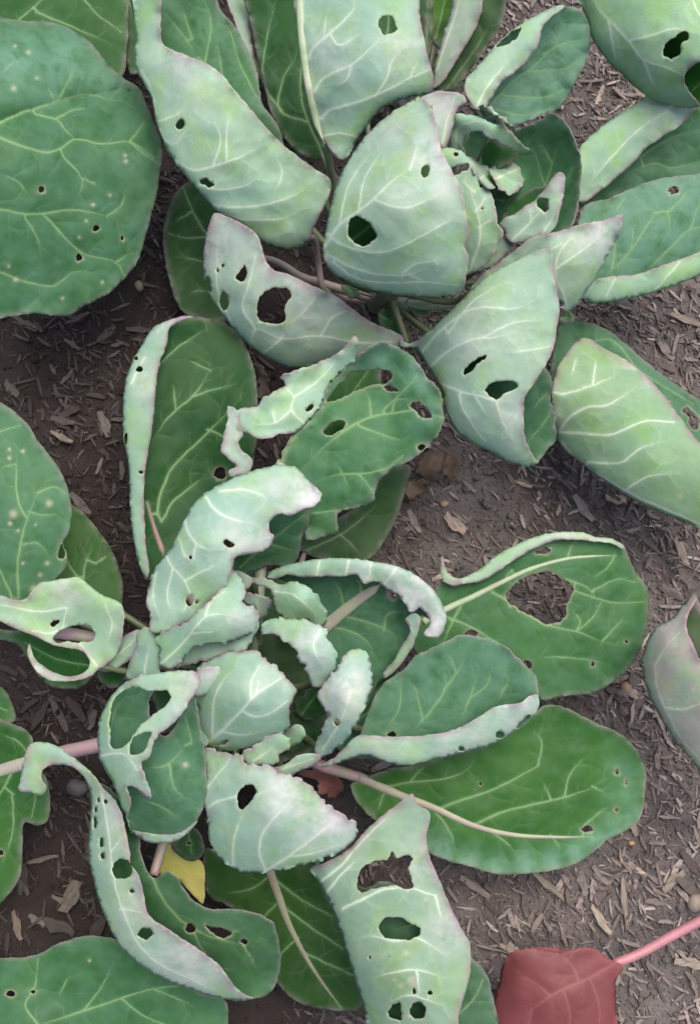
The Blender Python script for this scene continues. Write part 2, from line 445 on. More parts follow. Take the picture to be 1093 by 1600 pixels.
        vv, _, ff, *_ = geometry.delaunay_2d_cdt([Vector(p) for p in P], edges, [], 0, 1e-3)
        vv = np.array([tuple(v) for v in vv]); ff = np.array([f for f in ff if len(f) == 3])
        cen = vv[ff].mean(1); ok = inside(cen, out)
        for h in holes: ok &= ~inside(cen, h)
        ff = ff[ok]
        # make triangles face: T up / U down
        a = vv[ff]; ar = (a[:, 1, 0] - a[:, 0, 0]) * (a[:, 2, 1] - a[:, 0, 1]) - (a[:, 1, 1] - a[:, 0, 1]) * (a[:, 2, 0] - a[:, 0, 0])
        flip = (ar > 0) if side == 'T' else (ar < 0)        # image y points down
        ff[flip] = ff[flip][:, ::-1]
        # distances
        dfold = np.full(len(vv), 1e3)
        for fp, h, w in folds: dfold = np.minimum(dfold, poly_dist(vv, fp))
        om = (out + np.roll(out, -1, 0)) / 2; fm = np.full(len(om), 1e3)
        for fp, h, w in folds: fm = np.minimum(fm, poly_dist(om, fp))
        free = fm > 5
        A, B = out[free], np.roll(out, -1, 0)[free]
        dfree = seg_dist(vv, A, B) if len(A) else np.full(len(vv), 1e3)
        dhole = np.full(len(vv), 1e3)
        for h in holes: dhole = np.minimum(dhole, poly_dist(vv, h, True))
        vmask = np.zeros(len(vv)); dv = np.full(len(vv), 1e3)
        for vp, vw, vf, _w in veins:
            lo, hi = vp.min(0) - 26, vp.max(0) + 26
            sel = np.nonzero(((vv > lo) & (vv < hi)).all(1))[0]
            if len(sel) == 0: continue
            d, i, t = seg_dist(vv[sel], vp[:-1], vp[1:], True); w = vw[i]
            vmask[sel] = np.maximum(vmask[sel], np.clip(1.15 - d / w, 0, 1) * np.clip(.55 + w / 5, 0, 1) * vf[i]); dv[sel] = np.minimum(dv[sel], d + (1 - vf[i]) * 8)
        vmask = np.maximum(vmask, (.05 if side == 'T' else .15) * np.exp(-(dv / 6.5) ** 2))
        def height(Q, dfree_=None, dv_=None, pa=pa, folds=folds, side=side, A=A, B=B, veins=veins, seed=seed):
            Q = np.asarray(Q, float)[:, :2]
            z = tps(Q)
            z = z + pa.get('dz', 0)
            for fp, h, w in folds: z = z + h * prof(poly_dist(Q, fp) / w)
            df = dfree_ if dfree_ is not None else (seg_dist(Q, A, B) if len(A) else np.full(len(Q), 1e3))
            fw = np.clip(np.min([poly_dist(Q, fp) for fp, h, w in folds], 0) / 25, 0, 1) if folds else 1.0
            z = z + fw * rough * (vnoise(Q[:, 0] / 55, Q[:, 1] / 55, seed) + .45 * vnoise(Q[:, 0] / 24, Q[:, 1] / 24, seed + 3))
            fw2 = np.clip(np.min([poly_dist(Q, fp) for fp, h, w in folds], 0) / 9, 0, 1) if folds else 1.0
            z = z + fw2 * pa.get('wave', .35) * .35 * np.exp(-df / 8) * vnoise(Q[:, 0] / 9, Q[:, 1] / 9, seed + 17)
            z = z + fw * pa.get('wave', .35) * np.exp(-df / 16) * vnoise(Q[:, 0] / 22, Q[:, 1] / 22, seed + 7)
            z = z + fw * pa.get('lip', 0) * np.exp(-df / pa.get('lipw', 20))
            if dv_ is None:
                dv_ = np.full(len(Q), 1e3)
                for vp, vw, vf, _w in veins: dv_ = np.minimum(dv_, poly_dist(Q, vp))
            q = (.13 if side == 'T' else .09) * (1 - np.exp(-(dv_ / 9) ** 2))
            z = z + fw * (q if side == 'T' else -q) * pa.get('quilt', 1)
            return np.maximum(z, .6) / 100
        zfun.append(height)
        z = height(vv, dfree, dv)
        edge = np.exp(-(dfree / pa.get('ew', 4.5) * .8) ** 1.5)
        spot = .6 * np.exp(-(dhole / 1.7) ** 2) * (dhole < 100)
        spot = np.maximum(spot, .10 * np.exp(-(dhole / 6) ** 2) * (dhole < 100))
        for s in spots: spot = np.maximum(spot, np.clip(1.3 - np.hypot(vv[:, 0] - s[0], vv[:, 1] - s[1]) / s[2], 0, 1))
        blot = np.full(len(vv), bloom if side == 'T' else 0.0)
        for b in pa.get('pk', []):
            x, y, r, *st = parse(b)[0]
            blot = np.maximum(blot, (st[0] if st else .8) * np.exp(-((vv[:, 0] - x) ** 2 + (vv[:, 1] - y) ** 2) / (r * r)))
        off = sum(len(v) for v in V)
        V.append(world_pts(vv[:, 0], vv[:, 1], z) - np.array(org)); F.append(ff + off); D.append(np.stack([vmask, edge, spot, blot], 1))
    V = np.concatenate(V); F = np.concatenate(F); D = np.concatenate(D)
    me = bpy.data.meshes.new(name); me.from_pydata(V.tolist(), [], F.tolist())
    ca = me.color_attributes.new('leafdata', 'FLOAT_COLOR', 'POINT'); ca.data.foreach_set('color', D.astype(np.float32).ravel())
    if len(patches) > 1:
        bm = bmesh.new(); bm.from_mesh(me); bmesh.ops.remove_doubles(bm, verts=bm.verts, dist=.0004); bm.to_mesh(me); bm.free()
    me.polygons.foreach_set('use_smooth', [True] * len(me.polygons))
    for m in (mats or (M_T, M_U)): me.materials.append(m)
    me.update()
    po = PLANTS[pl]['o'] if isinstance(pl, str) else None
    o = link(name, me, po)
    if po is None: o.location = org
    o.color = tint
    if label: o['label'] = label
    so = o.modifiers.new('thickness', 'SOLIDIFY'); so.thickness = thick; so.offset = -1; so.material_offset = 1; so.material_offset_rim = 1
    # midribs: rounded ribs that follow the blade
    for md in (mid or []):
        ip, path, w0, w1 = md[:4]
        p = catmull(parse(path), False, 5); zz = zfun[ip](p)
        tg = np.gradient(p, axis=0); tg /= np.linalg.norm(tg, axis=1)[:, None] + 1e-9; nn = np.stack([-tg[:, 1], tg[:, 0]], 1)
        ws = np.linspace(w0, w1, len(p)) * np.clip(np.linspace(1, 0, len(p)) / .12, .15, 1); vs_, fs_ = [], []; K = 9
        for i in range(len(p)):
            for k in range(K):
                an = math.pi * k / (K - 1); q = p[i] + nn[i] * ws[i] * math.cos(an)
                vs_.append(world_pts(q[0], q[1], zz[i] - .0009 + (ws[i] * .00042 + .0004) * math.sin(an) + .0004) - np.array(org))
        for i in range(len(p) - 1):
            for k in range(K - 1): fs_.append((i * K + k, i * K + k + 1, (i + 1) * K + k + 1, (i + 1) * K + k))
        fs_.append(tuple(range(K))); fs_.append(tuple((len(p) - 1) * K + k for k in range(K))[::-1])
        mm = bpy.data.meshes.new('midrib'); mm.from_pydata([tuple(v) for v in vs_], [], fs_)
        bm = bmesh.new(); bm.from_mesh(mm); bmesh.ops.recalc_face_normals(bm, faces=bm.faces); bm.to_mesh(mm); bm.free()
        mm.polygons.foreach_set('use_smooth', [True] * len(mm.polygons)); mm.materials.append(md[4] if len(md) > 4 else (ribmat or M_RIB_T)); mm.update()
        link('midrib', mm, o).color = (*ribtint, 1)
    # petiole down to the stem
    if pet is not None or base is not None:
        S = PLANTS[pl]['stem']
        if pet is not None:
            pts = [W(a, b, c / 100) for a, b, c in parse(pet)]
        else:
            zb = float(zfun[0](np.array([base]))[0]); pts = [W(base[0], base[1], zb - .004)]
        p0 = pts[-1]; zt = stem_z / 100 if stem_z is not None else max(.025, min(.5 * p0.z, S[-1].z * .92))
        tp = None
        for a, b in zip(S[:-1], S[1:]):
            if a.z <= zt <= b.z + 1e-6: tp = a.lerp(b, (zt - a.z) / max(b.z - a.z, 1e-6))
        if tp is None: tp = S[-1]
        md_ = p0.lerp(tp, .28); md_.z = p0.z - .72 * (p0.z - tp.z)
        pts = pts + [md_, tp]
        r = petr or (.0032, .0052)
        po_ = tube('petiole', [q - Vector(org) for q in pts], r, petmat or (M_PETG if pet is not None else M_PETD), o)
    return o

# ------------------------------------------------------------------ the soil
def soil_z(x, y):
    x = np.asarray(x, float); y = np.asarray(y, float)
    f = np.clip(1.6 - np.maximum(np.abs(x), np.abs(y - .3)), 0, 1)
    z = .010 * vnoise(x / .13, y / .13, 1) + .006 * vnoise(x / .05, y / .05, 2) + .0035 * vnoise(x / .02, y / .02, 3) + .002 * vnoise(x / .009, y / .009, 4)
    return z * f - .006
def axis(c):
    a = list(np.arange(-.75, .75001, .007))
    far = [.8, .9, 1.05, 1.3, 1.7, 2.4, 4, 8, 20, 60, 150]
    return np.array([-v for v in far[::-1]] + a + far) + c
gx, gy = axis(0), axis(.3)
X, Y = np.meshgrid(gx, gy); Z = soil_z(X, Y); nx, ny = len(gx), len(gy)
idx = np.arange(nx * ny).reshape(ny, nx)
q = np.stack([idx[:-1, :-1], idx[:-1, 1:], idx[1:, 1:], idx[1:, :-1]], -1).reshape(-1, 4)
me = bpy.data.meshes.new('soil'); me.from_pydata(np.stack([X, Y, Z], -1).reshape(-1, 3).tolist(), [], q.tolist())
me.polygons.foreach_set('use_smooth', [True] * len(me.polygons)); me.materials.append(M_SOIL); me.update()
soil = link('soil', me); soil['kind'] = 'structure'

# wood chip shapes: tapering splinters and bark flakes, 20-28 triangles each
def splinter(L, Wd, T, seed, seg=3):
    r = random.Random(seed); vs_ = []; fs_ = []
    for i in range(seg + 1):
        t = i / seg; x = (t - .5) * L
        w = Wd * (.35 + .65 * math.sin(math.pi * min(.9, max(.12, t + r.uniform(-.12, .12)))))/2; th = T * r.uniform(.6, 1.1) / 2
        dy = r.uniform(-.12, .12) * Wd; dz = r.uniform(-.25, .25) * T + .06 * L * (t - .5) ** 2
        for sy, sz in ((-1, -1), (1, -1), (1, 1), (-1, 1)):
            vs_.append((x + r.uniform(-.05, .05) * L, dy + sy * w * r.uniform(.75, 1.1), dz + sz * th * r.uniform(.6, 1.1)))
    for i in range(seg):
        for k in range(4): fs_.append((i * 4 + k, i * 4 + (k + 1) % 4, i * 4 + 4 + (k + 1) % 4, i * 4 + 4 + k))
    fs_.append((3, 2, 1, 0)); fs_.append(tuple(seg * 4 + k for k in range(4)))
    return vs_, fs_
def chip_mesh(seed, asp, mat):
    v, f = splinter(1, asp, asp * random.uniform(.25, .4), seed, 5)
    me = bpy.data.meshes.new('wood_chip'); me.from_pydata(v, [], f); me.materials.append(mat)
    bm = bmesh.new(); bm.from_mesh(me); bmesh.ops.recalc_face_normals(bm, faces=bm.faces); bm.to_mesh(me); bm.free(); me.update()
    return me
CHIPS = [chip_mesh(100 + i, a, M_CHIP) for i, a in enumerate([.11, .14, .18, .21, .25, .3, .36, .18, .15, .13, .24, .22, .4, .1])]
PCHIPS = [chip_mesh(200 + i, a, M_PALECHIP) for i, a in enumerate([.13, .17, .25, .36, .5])]
def chip(px, py, Lpx, ang, me, label, tint=1.0, tilt=None, lift=0, group=None):
    p = W(px, py, 0); L = Lpx * .00083
    o = bpy.data.objects.new('wood_chip', me); COL.objects.link(o)
    o.location = (p.x, p.y, float(soil_z(p.x, p.y)) + .0022 + lift)
    o.rotation_euler = (random.uniform(-.35, .35), random.uniform(-.18, .18) if tilt is None else tilt, ang)
    o.scale = (L, L, L); tt = tint if isinstance(tint, tuple) else (tint, tint, tint); o.color = (*tt, 1)
    o['label'] = label; o['category'] = 'wood chip'
    if group: o['group'] = group
    return o
# chips that stand out singly (pixel, length px, image angle in degrees counter-clockwise)
SPECIAL = [
 (976,1412,80,-85,0,'long pale straw coloured splinter standing out between red leaf and broad green leaf'),
 (856,1384,62,-42,1,'pale slanting splinter lying just under the edge of the broad green leaf'),
 (938,1438,48,-58,2,'pale wedge shaped bark chip on dark soil above the pink petiole'),
 (1052,1377,42,42,3,'squarish tan bark chip near the round pebble'),
 (1082,1508,46,-8,3,'pale chip lying just below the pink petiole of the red leaf'),
 (1078,500,70,-24,1,'pale curved strip of wood on the soil below the grey green rolled leaf'),
 (165,666,46,-68,3,'stubby tan bark chip on the dark soil beside the rolled leaf'),
 (99,686,44,-28,2,'ridged brown bark flake next to the spotted green leaf'),
 (963,778,34,-12,4,'broad pale bark flake below the light green arched leaf'),
 (112,1400,50,62,4,'broad greyish bark flake in the dark gap left of the holed curling leaf'),
 (68,1342,46,12,1,'thin tan splinter beside the lobed dark leaf'),
]
for i, (x, y, L, a, k, lab) in enumerate(SPECIAL):
    chip(x, y, L, rad(a), PCHIPS[k], lab, tint=(.42 if x < 300 else .8), lift=.004)
SOILS = ["0,500 110,500 220,420 250,300 262,330 260,440 290,500 240,510 195,600 205,850 230,910 200,980 190,900 110,780 60,680 0,620",
 "790,0 900,0 1000,150 910,225 885,160 920,80 870,10", "1093,440 880,490 990,540 1093,620",
 "600,860 640,740 700,670 850,720 1093,830 1093,950 1000,1000 1010,920 970,850 850,830 690,900 640,890",
 "1010,960 1010,1060 1093,1210 1093,1440 960,1500 780,1490 740,1480 680,1340 900,1350 1010,1220 1000,1170 900,1100 1000,1030",
 "30,1080 150,1070 160,1160 50,1160", "80,1200 140,1240 140,1340 180,1460 90,1475 0,1495 0,1410 35,1330 75,1280", "965,1510 1093,1450 1093,1600 965,1600",
 "440,340 490,350 510,450 440,420"]
SP = [parse(s) for s in SOILS]
ar = np.array([abs(np.sum(p[:, 0] * np.roll(p[:, 1], -1) - p[:, 1] * np.roll(p[:, 0], -1))) / 2 for p in SP]); ar = ar / ar.sum()
LABS = {'L': 'dark bark chip in the mulch on the dark soil among the green leaves', 'R': 'grey brown shredded wood chip in the paler mulch beside the arched light green leaves'}
made = 0
for p, w in zip(SP, ar):
    n = int(round(275 * w)); c = 0
    while c < n:
        q = rng.uniform(p.min(0), p.max(0))
        if not inside(q[None], p)[0]: continue
        c += 1; made += 1
        right = q[0] > 560  # chips get a darker tint on the left, a lighter one on the right
        if right: L = float(rng.gamma(4, 4.2)) + 11; ang = rng.normal(rad(-50), rad(38)); t = rng.uniform(1.0, 2.4); tt = (t, t * .97, t * .97)
        else: L = float(rng.gamma(4, 4.6)) + 11; ang = rng.normal(rad(-50), rad(50)); t = rng.uniform(.35, .8); tt = (t, t * .95, t * .9)
        pale = rng.random() < (.10 if right else .02)
        me_ = PCHIPS[rng.integers(5)] if pale else CHIPS[rng.integers(len(CHIPS))]
        k = 'R' if right else 'L'
        chip(q[0], q[1], min(L, 60), ang, me_, LABS[k], tint=tuple(v * (.6 if pale else 1) for v in tt), lift=float(rng.uniform(0, .004)), group='loose chips of the bark mulch, ' + ('paler' if right else 'darker'))
# the rest of the mulch: shreds and crumbs too many to count
def scatter(name, n, kind, mat, label, xr=(-.75, .75), yr=(-.5, 1.15)):
    protos = []
    for i in range(10):
        if kind == 'shred': v, f = splinter(1, random.choice([.1, .14, .2, .32]), random.uniform(.05, .12), 300 + i, 2)
        else:
            bm = bmesh.new(); bmesh.ops.create_icosphere(bm, subdivisions=1, radius=.5); r = random.Random(i)
            v = [tuple(c * r.uniform(.65, 1.2) for c in vv.co) for vv in bm.verts]; bm.verts.ensure_lookup_table(); f = [tuple(x.index for x in ff.verts) for ff in bm.faces]; bm.free()
        protos.append((np.array(v), f))
    VV, FF, SS = [], [], []; off = 0
    xs = rng.uniform(*xr, n * 3); ys = rng.uniform(*yr, n * 3)
    b0 = world_pts(745, 775, 0); bare = np.exp(-(((xs - b0[0]) / .13) ** 2 + ((ys - b0[1]) / .075) ** 2))      # a trampled bare patch
    dens = np.clip(.45 + .55 * (xs > .02) + .5 * vnoise(xs / .09, ys / .09, 8), .1, 1) * (1 - .85 * bare * (kind == 'shred'))
    k = np.nonzero(rng.random(n * 3) < dens)[0][:n]; xs, ys = xs[k], ys[k]; n = len(xs); zz = soil_z(xs, ys)
    for i in range(n):
        v, f = protos[rng.integers(10)]
        s = (.004 + rng.gamma(2.0, .0034)) if kind == 'shred' else (.0014 + rng.gamma(1.4, .0019))
        a = rng.normal(-.9, .8); ti = rng.normal(0, .22); ca, sa = math.cos(a), math.sin(a)
        x = v[:, 0] * math.cos(ti) - v[:, 2] * math.sin(ti); zc = v[:, 0] * math.sin(ti) + v[:, 2] * math.cos(ti)
        VV.append(np.stack([(x * ca - v[:, 1] * sa) * s + xs[i], (x * sa + v[:, 1] * ca) * s + ys[i], zc * s + zz[i] + s * .1 + rng.uniform(0, .002)], 1))
        FF += [tuple(j + off for j in t) for t in f]; off += len(v); SS.append(np.full(len(v), rng.random()))
    me = bpy.data.meshes.new(name); me.from_pydata(np.concatenate(VV).tolist(), [], FF)
    at = me.attributes.new('shade', 'FLOAT', 'POINT'); at.data.foreach_set('value', np.concatenate(SS).astype(np.float32)); me.materials.append(mat); me.update()
    o = link(name, me); o['kind'] = 'stuff'; o['label'] = label; o['category'] = 'mulch' if kind == 'shred' else 'soil'; o.color = (1, 1, 1, 1)
    return o
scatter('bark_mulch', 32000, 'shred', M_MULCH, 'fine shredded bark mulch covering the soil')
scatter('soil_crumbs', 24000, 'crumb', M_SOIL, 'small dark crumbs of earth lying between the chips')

# pebbles
def pebble(px, py, rpx, label, colr):
    bm = bmesh.new(); bmesh.ops.create_icosphere(bm, subdivisions=3, radius=1)
    for v in bm.verts:
        c = v.co; k = 1 + .16 * float(vnoise(c.x * 1.3 + px, c.y * 1.3 + c.z, 5)); v.co = Vector((c.x * k, c.y * k * .82, c.z * k * .7))
    me = bpy.data.meshes.new('pebble'); bm.to_mesh(me); bm.free()
    me.polygons.foreach_set('use_smooth', [True] * len(me.polygons))
    me.materials.append(rib_material('pebble_stone', colr, tuple(c * .75 for c in colr), 60)); me.update()
    o = link('pebble', me); p = W(px, py, 0); r = rpx * .00083
    o.location = (p.x, p.y, float(soil_z(p.x, p.y)) + r * .45); o.scale = (r, r, r); o.rotation_euler = (0, 0, px % 3); o.color = (1, 1, 1, 1)
    o['label'] = label; o['category'] = 'pebble'
pebble(1087, 1411, 15, 'rounded greyish tan pebble above the pink petiole', (.28, .22, .17))
pebble(987, 1318, 5, 'small orange tan pebble beside the tip of the broad green leaf', (.38, .22, .10))
pebble(120, 1232, 18, 'dull grey stone on dark soil inside the curl of the holed leaf', (.07, .065, .07))
pebble(693, 788, 7, 'small ochre pebble on bare soil below the crumpled dry leaf', (.30, .22, .15))
pebble(980, 1076, 11, 'brownish pebble between the two broad leaves and the purple leaf', (.22, .14, .10))
pebble(218, 447, 10, 'buff lump of stone on shaded soil beside the large spotted leaf', (.20, .16, .11))

# ------------------------------------------------------------------ the plants
plant('A', 'blue green cabbage plant with a small open head and chewed leaves', [(392,1085,-1),(390,1090,8),(392,1085,16),(400,1075,21)], (.014,.013,.011,.007))
plant('B', 'pale green cabbage plant with a tall dome shaped outer leaf over its head', [(588,476,-1),(592,470,8),(620,445,15),(680,385,23)], (.014,.013,.012,.008))
plant('C', 'plant with one very large flat spotted leaf, growing beside the dark mulch', [(-170,250,-1),(-165,240,10),(-160,230,19)], (.014,.012,.009))
plant('D', 'plant with smooth dark leaves, one with a chewed round hole, beside the lobed leaf', [(-150,1330,-1),(-150,1320,8),(-150,1310,14)], (.013,.012,.009))
plant('E', 'reddening plant with a red leaf on a pink stalk and a mauve leaf', [(1290,1330,-1),(1290,1325,8),(1290,1320,17)], (.013,.012,.009))
plant('F', 'yellow green plant with an arched leaf pierced by a keyhole shaped hole', [(1020,-190,-1),(1020,-200,9),(1010,-210,19)], (.013,.012,.009))

# ---- plant C: two leaves
leaf('C', [(0,0,10),(200,0,9),(200,120,8),(0,100,11)],
 [dict(o="-30,-30 192,-30 200,30 198,80 192,118 150,150 60,120 -30,90", v=["-20,60 30,30 70,-5 90,-30","110,-30 150,20 190,50","60,20 120,45 180,70"])], base=(-30,60), tint=(.75,.85,.7,0))
leaf('C', [(-30,250,25),(250,240,15),(100,30,19),(190,120,17),(110,490,13),(100,240,21),(-30,490,19),(60,120,22.5),(140,140,18.6)],
 [dict(o="-30,18 0,25 30,32 70,33 100,40 140,65 170,100 190,120 215,135 228,160 240,190 252,220 254,240 249,285 242,315 232,355 222,390 213,412 190,440 160,465 130,480 105,495 60,490 20,494 -30,494",
  h=["65,296,5,5","150,357,5,4.5","124,402,4.5,6.5","191,372,3,4.5"],
  v=[(4.0,"-30,200 0,192 35,175 60,168 90,158 137,148 175,156 205,160"),(3.2,"-30,205 0,215 40,230 72,238 95,232 117,218 160,225 202,222 240,245"),(2.6,"55,178 87,187 105,205 117,218"),"88,185 115,172 142,168",
     (3.4,"-30,322 0,327 40,334 70,333 112,328 168,337 200,355"),(2.8,"68,335 90,358 115,385 135,398 180,410 195,430"),(2.8,"-30,415 0,425 30,437 80,447 95,440 115,425 140,425 155,440"),
     "72,130 85,158","0,118 20,98 30,95","90,158 110,120 112,100","202,222 215,205 225,190","202,222 225,240 245,255","100,245 128,280 118,320","0,270 30,285 45,305","168,337 190,320 195,300","180,410 205,395","130,280 145,285","40,340 60,375 65,400"],
  sp=["45,82,4","24,72,3","22,138,5","58,122,3","197,252,4","196,243,3","146,320,3.5","135,345,3","124,371,3","172,305,3","25,437,4","14,416,3","98,466,3","160,441,3"], wave=.5, pk=["30,95,70,.95","100,95,60,.95","160,125,35,.9","70,140,50,.7","200,250,50,.5","170,320,40,.4"], f=[("215,150 190,138 172,145 137,150 90,160 35,176 -30,202",1.0,55)])],
 base=(-30,250), tint=(.95,1.02,1.08,0), label='very large flat spotted green leaf', bloom=0.3)

# ---- plant B, back row along the top
leaf('B', [(205,0,7),(210,100,7),(230,50,7)], [dict(o="194,-30 226,-30 226,30 216,112 202,114 196,60", v=["200,0 218,30"])], base=(222,60), tint=(.8,.8,.8,.2), stem_z=5)
leaf('B', [(375,0,8),(395,80,8),(360,0,9)], [dict(s='U', o="350,-30 386,-30 390,40 398,92 402,110 388,85 370,45", ew=3)], base=(395,90), tint=(.7,.75,.75,.15), stem_z=5)
leaf('B', [(430,0,11),(480,0,12),(500,230,7),(430,180,8)],
 [dict(o="380,-30 478,-30 482,100 495,180 510,245 490,250 455,228 428,190 404,100 392,40", v=[(2.8,"505,245 470,150 478,60"),(2.6,"478,190 437,172 442,125 462,88 466,60"),(2.4,"445,180 412,130 415,70 430,5 436,-20")])], base=(500,235), tint=(.62,.72,.68,0), stem_z=8)
leaf('B', [(560,-20,27),(480,-20,24),(660,0,27),(675,130,24),(540,250,19),(510,230,18),(585,100,26),(480,100,22)],
 [dict(s='U', o="466,-30 648,-30 655,20 662,60 670,95 677,125 672,145 640,152 600,167 572,197 552,227 540,250 528,248 515,232 502,215 491,180 481,130 472,70",
  h=["592,30 598,25 612,27 618,38 621,45 612,53 600,54 592,44"], sp=["637,50,3.5"], f=[("672,145 640,152 600,167 572,197 552,227 540,250",1.6,45)],
  v=[(3.2,"482,92 490,75 515,52 540,30 552,15 557,-10"),(3,"491,142 505,123 550,100 580,75 595,58"),(3.2,"503,184 515,172 540,165 575,153 610,137 640,122 672,108"),(2.4,"585,150 605,120 612,95 635,72"),(2.4,"507,212 530,208 557,213"),"515,52 530,70 560,55","550,100 540,125 520,135","510,20 505,60","640,122 650,100"], pk=["630,70,45,.35","520,90,50,.3"])],
 mid=[(0,"468,-30 472,50 479,110 488,160 500,205 508,226",7,7)], pet="508,222,19 516,262,15 524,295,11", petr=(.0052,.0048,.005,.006), tint=(.88,.98,.95,0), ribmat=M_RIB_T)
leaf('B', [(662,0,12),(670,80,11),(650,40,12)], [dict(o="640,-30 672,-30 674,60 669,88 655,70", h=["664,35,3,5"])], base=(666,80), tint=(.8,.9,.8,0), stem_z=9)
leaf('B', [(690,0,8),(680,60,7),(700,30,8)], [dict(o="670,-30 715,-30 705,30 685,72 674,60", v=["680,60 700,-20"])], base=(680,60), tint=(1.5,1.25,.5,0), label='yellowing leaf', stem_z=5)
F = "676,138 678,110 690,62 705,15 712,-30"
leaf('B', [(715,-20,14),(680,135,9),(780,0,14),(740,90,11)],
 [dict(o="676,138 678,110 690,62 705,15 712,-30 788,-30 785,30 775,52 745,95 714,135 695,142", f=[(F,-1.3,40)], v=["700,135 740,80 770,30"]),
  dict(s='U', o="676,138 678,110 690,62 705,15 712,-30 752,-30 752,15 742,45 715,90 690,130", f=[(F,1.1,40)], v=[(2.6,"682,110 695,70 712,20 722,-20")], ew=5)],
 base=(690,136), tint=(.85,.9,.95,.25), stem_z=10)
leaf('B', [(600,-20,13),(560,120,10),(640,120,11)], [dict(o="520,-30 655,-30 668,60 660,125 620,150 575,165 540,120 520,50", v=[(3,"570,160 600,80 610,-20"),"595,95 640,60","600,60 560,20"])], base=(572,160), tint=(.6,.7,.62,0), stem_z=8)
# ---- plant B, trough shaped leaf upper left
F = "210,-30 213,60 212,100 225,130 237,150 245,190 256,222 275,255 300,285 340,330 370,350 400,373 430,387 455,390 478,380"
leaf('B', [(230,0,25),(235,150,23),(300,285,21),(460,385,16),(510,290,19),(380,180,25),(330,60,26)],
 [dict(o=F+" 475,335 452,262 436,200 422,180 410,163 400,105 385,75 370,45 345,15 322,-30", f=[(F,-2.6,70)],
   v=["260,20 290,60 310,90","370,170 350,130 340,60","400,150 375,100 360,50","300,60 285,10","320,100 330,40 322,0"], ew=5),
  dict(s='U', o=F+" 492,352 505,325 517,298 515,280 490,262 460,240 430,215 400,180 370,145 345,115 320,98 280,82 258,72 252,60 252,20 250,-30", f=[(F,2.2,75)],
   h=["282,195,7,9","312,282 322,279 335,288 334,291 322,292"],
   v=[(3,"222,110 240,150 246,190 262,222 275,224 288,208 298,190"),(3,"275,250 304,265 351,254 380,243 420,225"),(2.4,"354,250 354,215 356,180"),(2.8,"310,290 345,296 380,290 410,275"),(2.8,"328,318 370,324 420,318 465,302 492,282"),(2.6,"340,333 390,343 440,341 480,325"),"246,190 275,180 290,170","332,260 345,220 330,180","430,240 440,270 430,300"], pk=["280,100,35,.5","310,130,50,.3"])],
 pet="470,378,15 490,372,14 497,410,10 505,450,8", petr=(.0038,.004,.0045,.005), petmat=M_PET, tint=(1.0,1.04,.93,0), bloom=0.35, rough=.3)
# small lower leaf with a mauve stalk
leaf('B', [(300,300,5),(270,450,5),(330,480,5.5),(335,330,6)],
 [dict(o="345,290 330,283 300,282 275,300 262,330 255,365 258,410 268,450 280,480 300,496 340,503 375,490 365,440 360,360", v=[(3,"365,400 340,385 315,355 295,315 285,290"),"300,330 275,345","325,370 290,372 265,365","330,412 300,405 275,400","330,455 300,455"])],
 pet="340,385,5.5 380,398,6 430,408,6.5 470,432,7", petmat=M_PET, petr=(.003,.0042,.0055,.006), tint=(.62,.66,.5,.1), stem_z=7)
# holed leaf reaching left
F = "318,405 320,435 330,465 350,495 380,530 420,560 455,575 500,570 530,562"
leaf('B', [(335,340,18),(320,420,16),(400,380,20),(450,570,12),(520,470,16.5),(630,528,10.5),(430,480,17.5)],
 [dict(s='U', o="318,405 320,435 330,465 350,495 380,530 420,560 455,575 500,572 535,565 570,556 608,546 632,531 620,520 590,508 560,490 530,466 500,452 475,440 450,428 425,420 413,400 408,380 395,360 370,345 345,335 333,335 322,370", f=[(F,2.6,70)],
  h=["402,490 405,465 415,455 430,450 450,452 453,465 445,480 445,500 430,507 415,505 405,498","370,435 375,422 383,415 386,430 378,440","343,465 350,455 357,468 355,483 348,485","321,435 326,432 330,445 329,458 323,450","348,415,2.5,3.5","340,423,2,3"],
  sp=["347,404,3","427,443,3"], v=[(2.6,"610,535 560,535 500,525 440,528 400,515 390,540"),(2.2,"440,528 420,545 405,555"),"500,525 520,495 560,480","400,515 380,480 390,440 400,400","360,500 340,450 340,380","450,510 480,480 500,455"], pk=["480,455,50,.6","340,380,50,.4","420,440,40,.35"], ew=9)],
 base=(615,530), stem_z=9, tint=(.82,.86,.84,.12), rough=.35)

# ---- plant B, right-hand leaves
F = "725,132 745,105 780,65 810,40 840,22 862,12 880,9"
leaf('B', [(730,140,22),(880,10,24),(920,60,22),(870,170,18),(770,180,20)],
 [dict(o="725,132 745,105 780,65 810,40 840,22 862,12 880,9 905,15 920,40 922,65 915,95 900,125 885,155 870,172 845,180 820,192 790,197 762,190 745,178 735,160", f=[(F,-1.8,50)],
   v=[(2.6,"755,178 800,128 840,98 870,60 880,25"),"790,150 850,152 880,140","825,112 850,110 880,108 900,95","848,85 880,68 912,62","770,170 820,180 860,168"], ew=3),
  dict(s='U', o="725,132 745,105 780,65 810,40 840,22 862,12 880,9 878,14 862,25 846,45 840,70 820,100 800,115 782,130 766,155 753,174 738,168", f=[(F,1.8,50)],
   h=["776,74 788,58 812,43 806,60 792,69"], v=["745,165 765,130 800,90"])], base=(745,172), bloom=1.0, tint=(.95,1,.95,0), stem_z=11)
F = "893,-30 915,25 925,60 945,90 975,120 1010,150 1040,162 1070,168 1092,166"
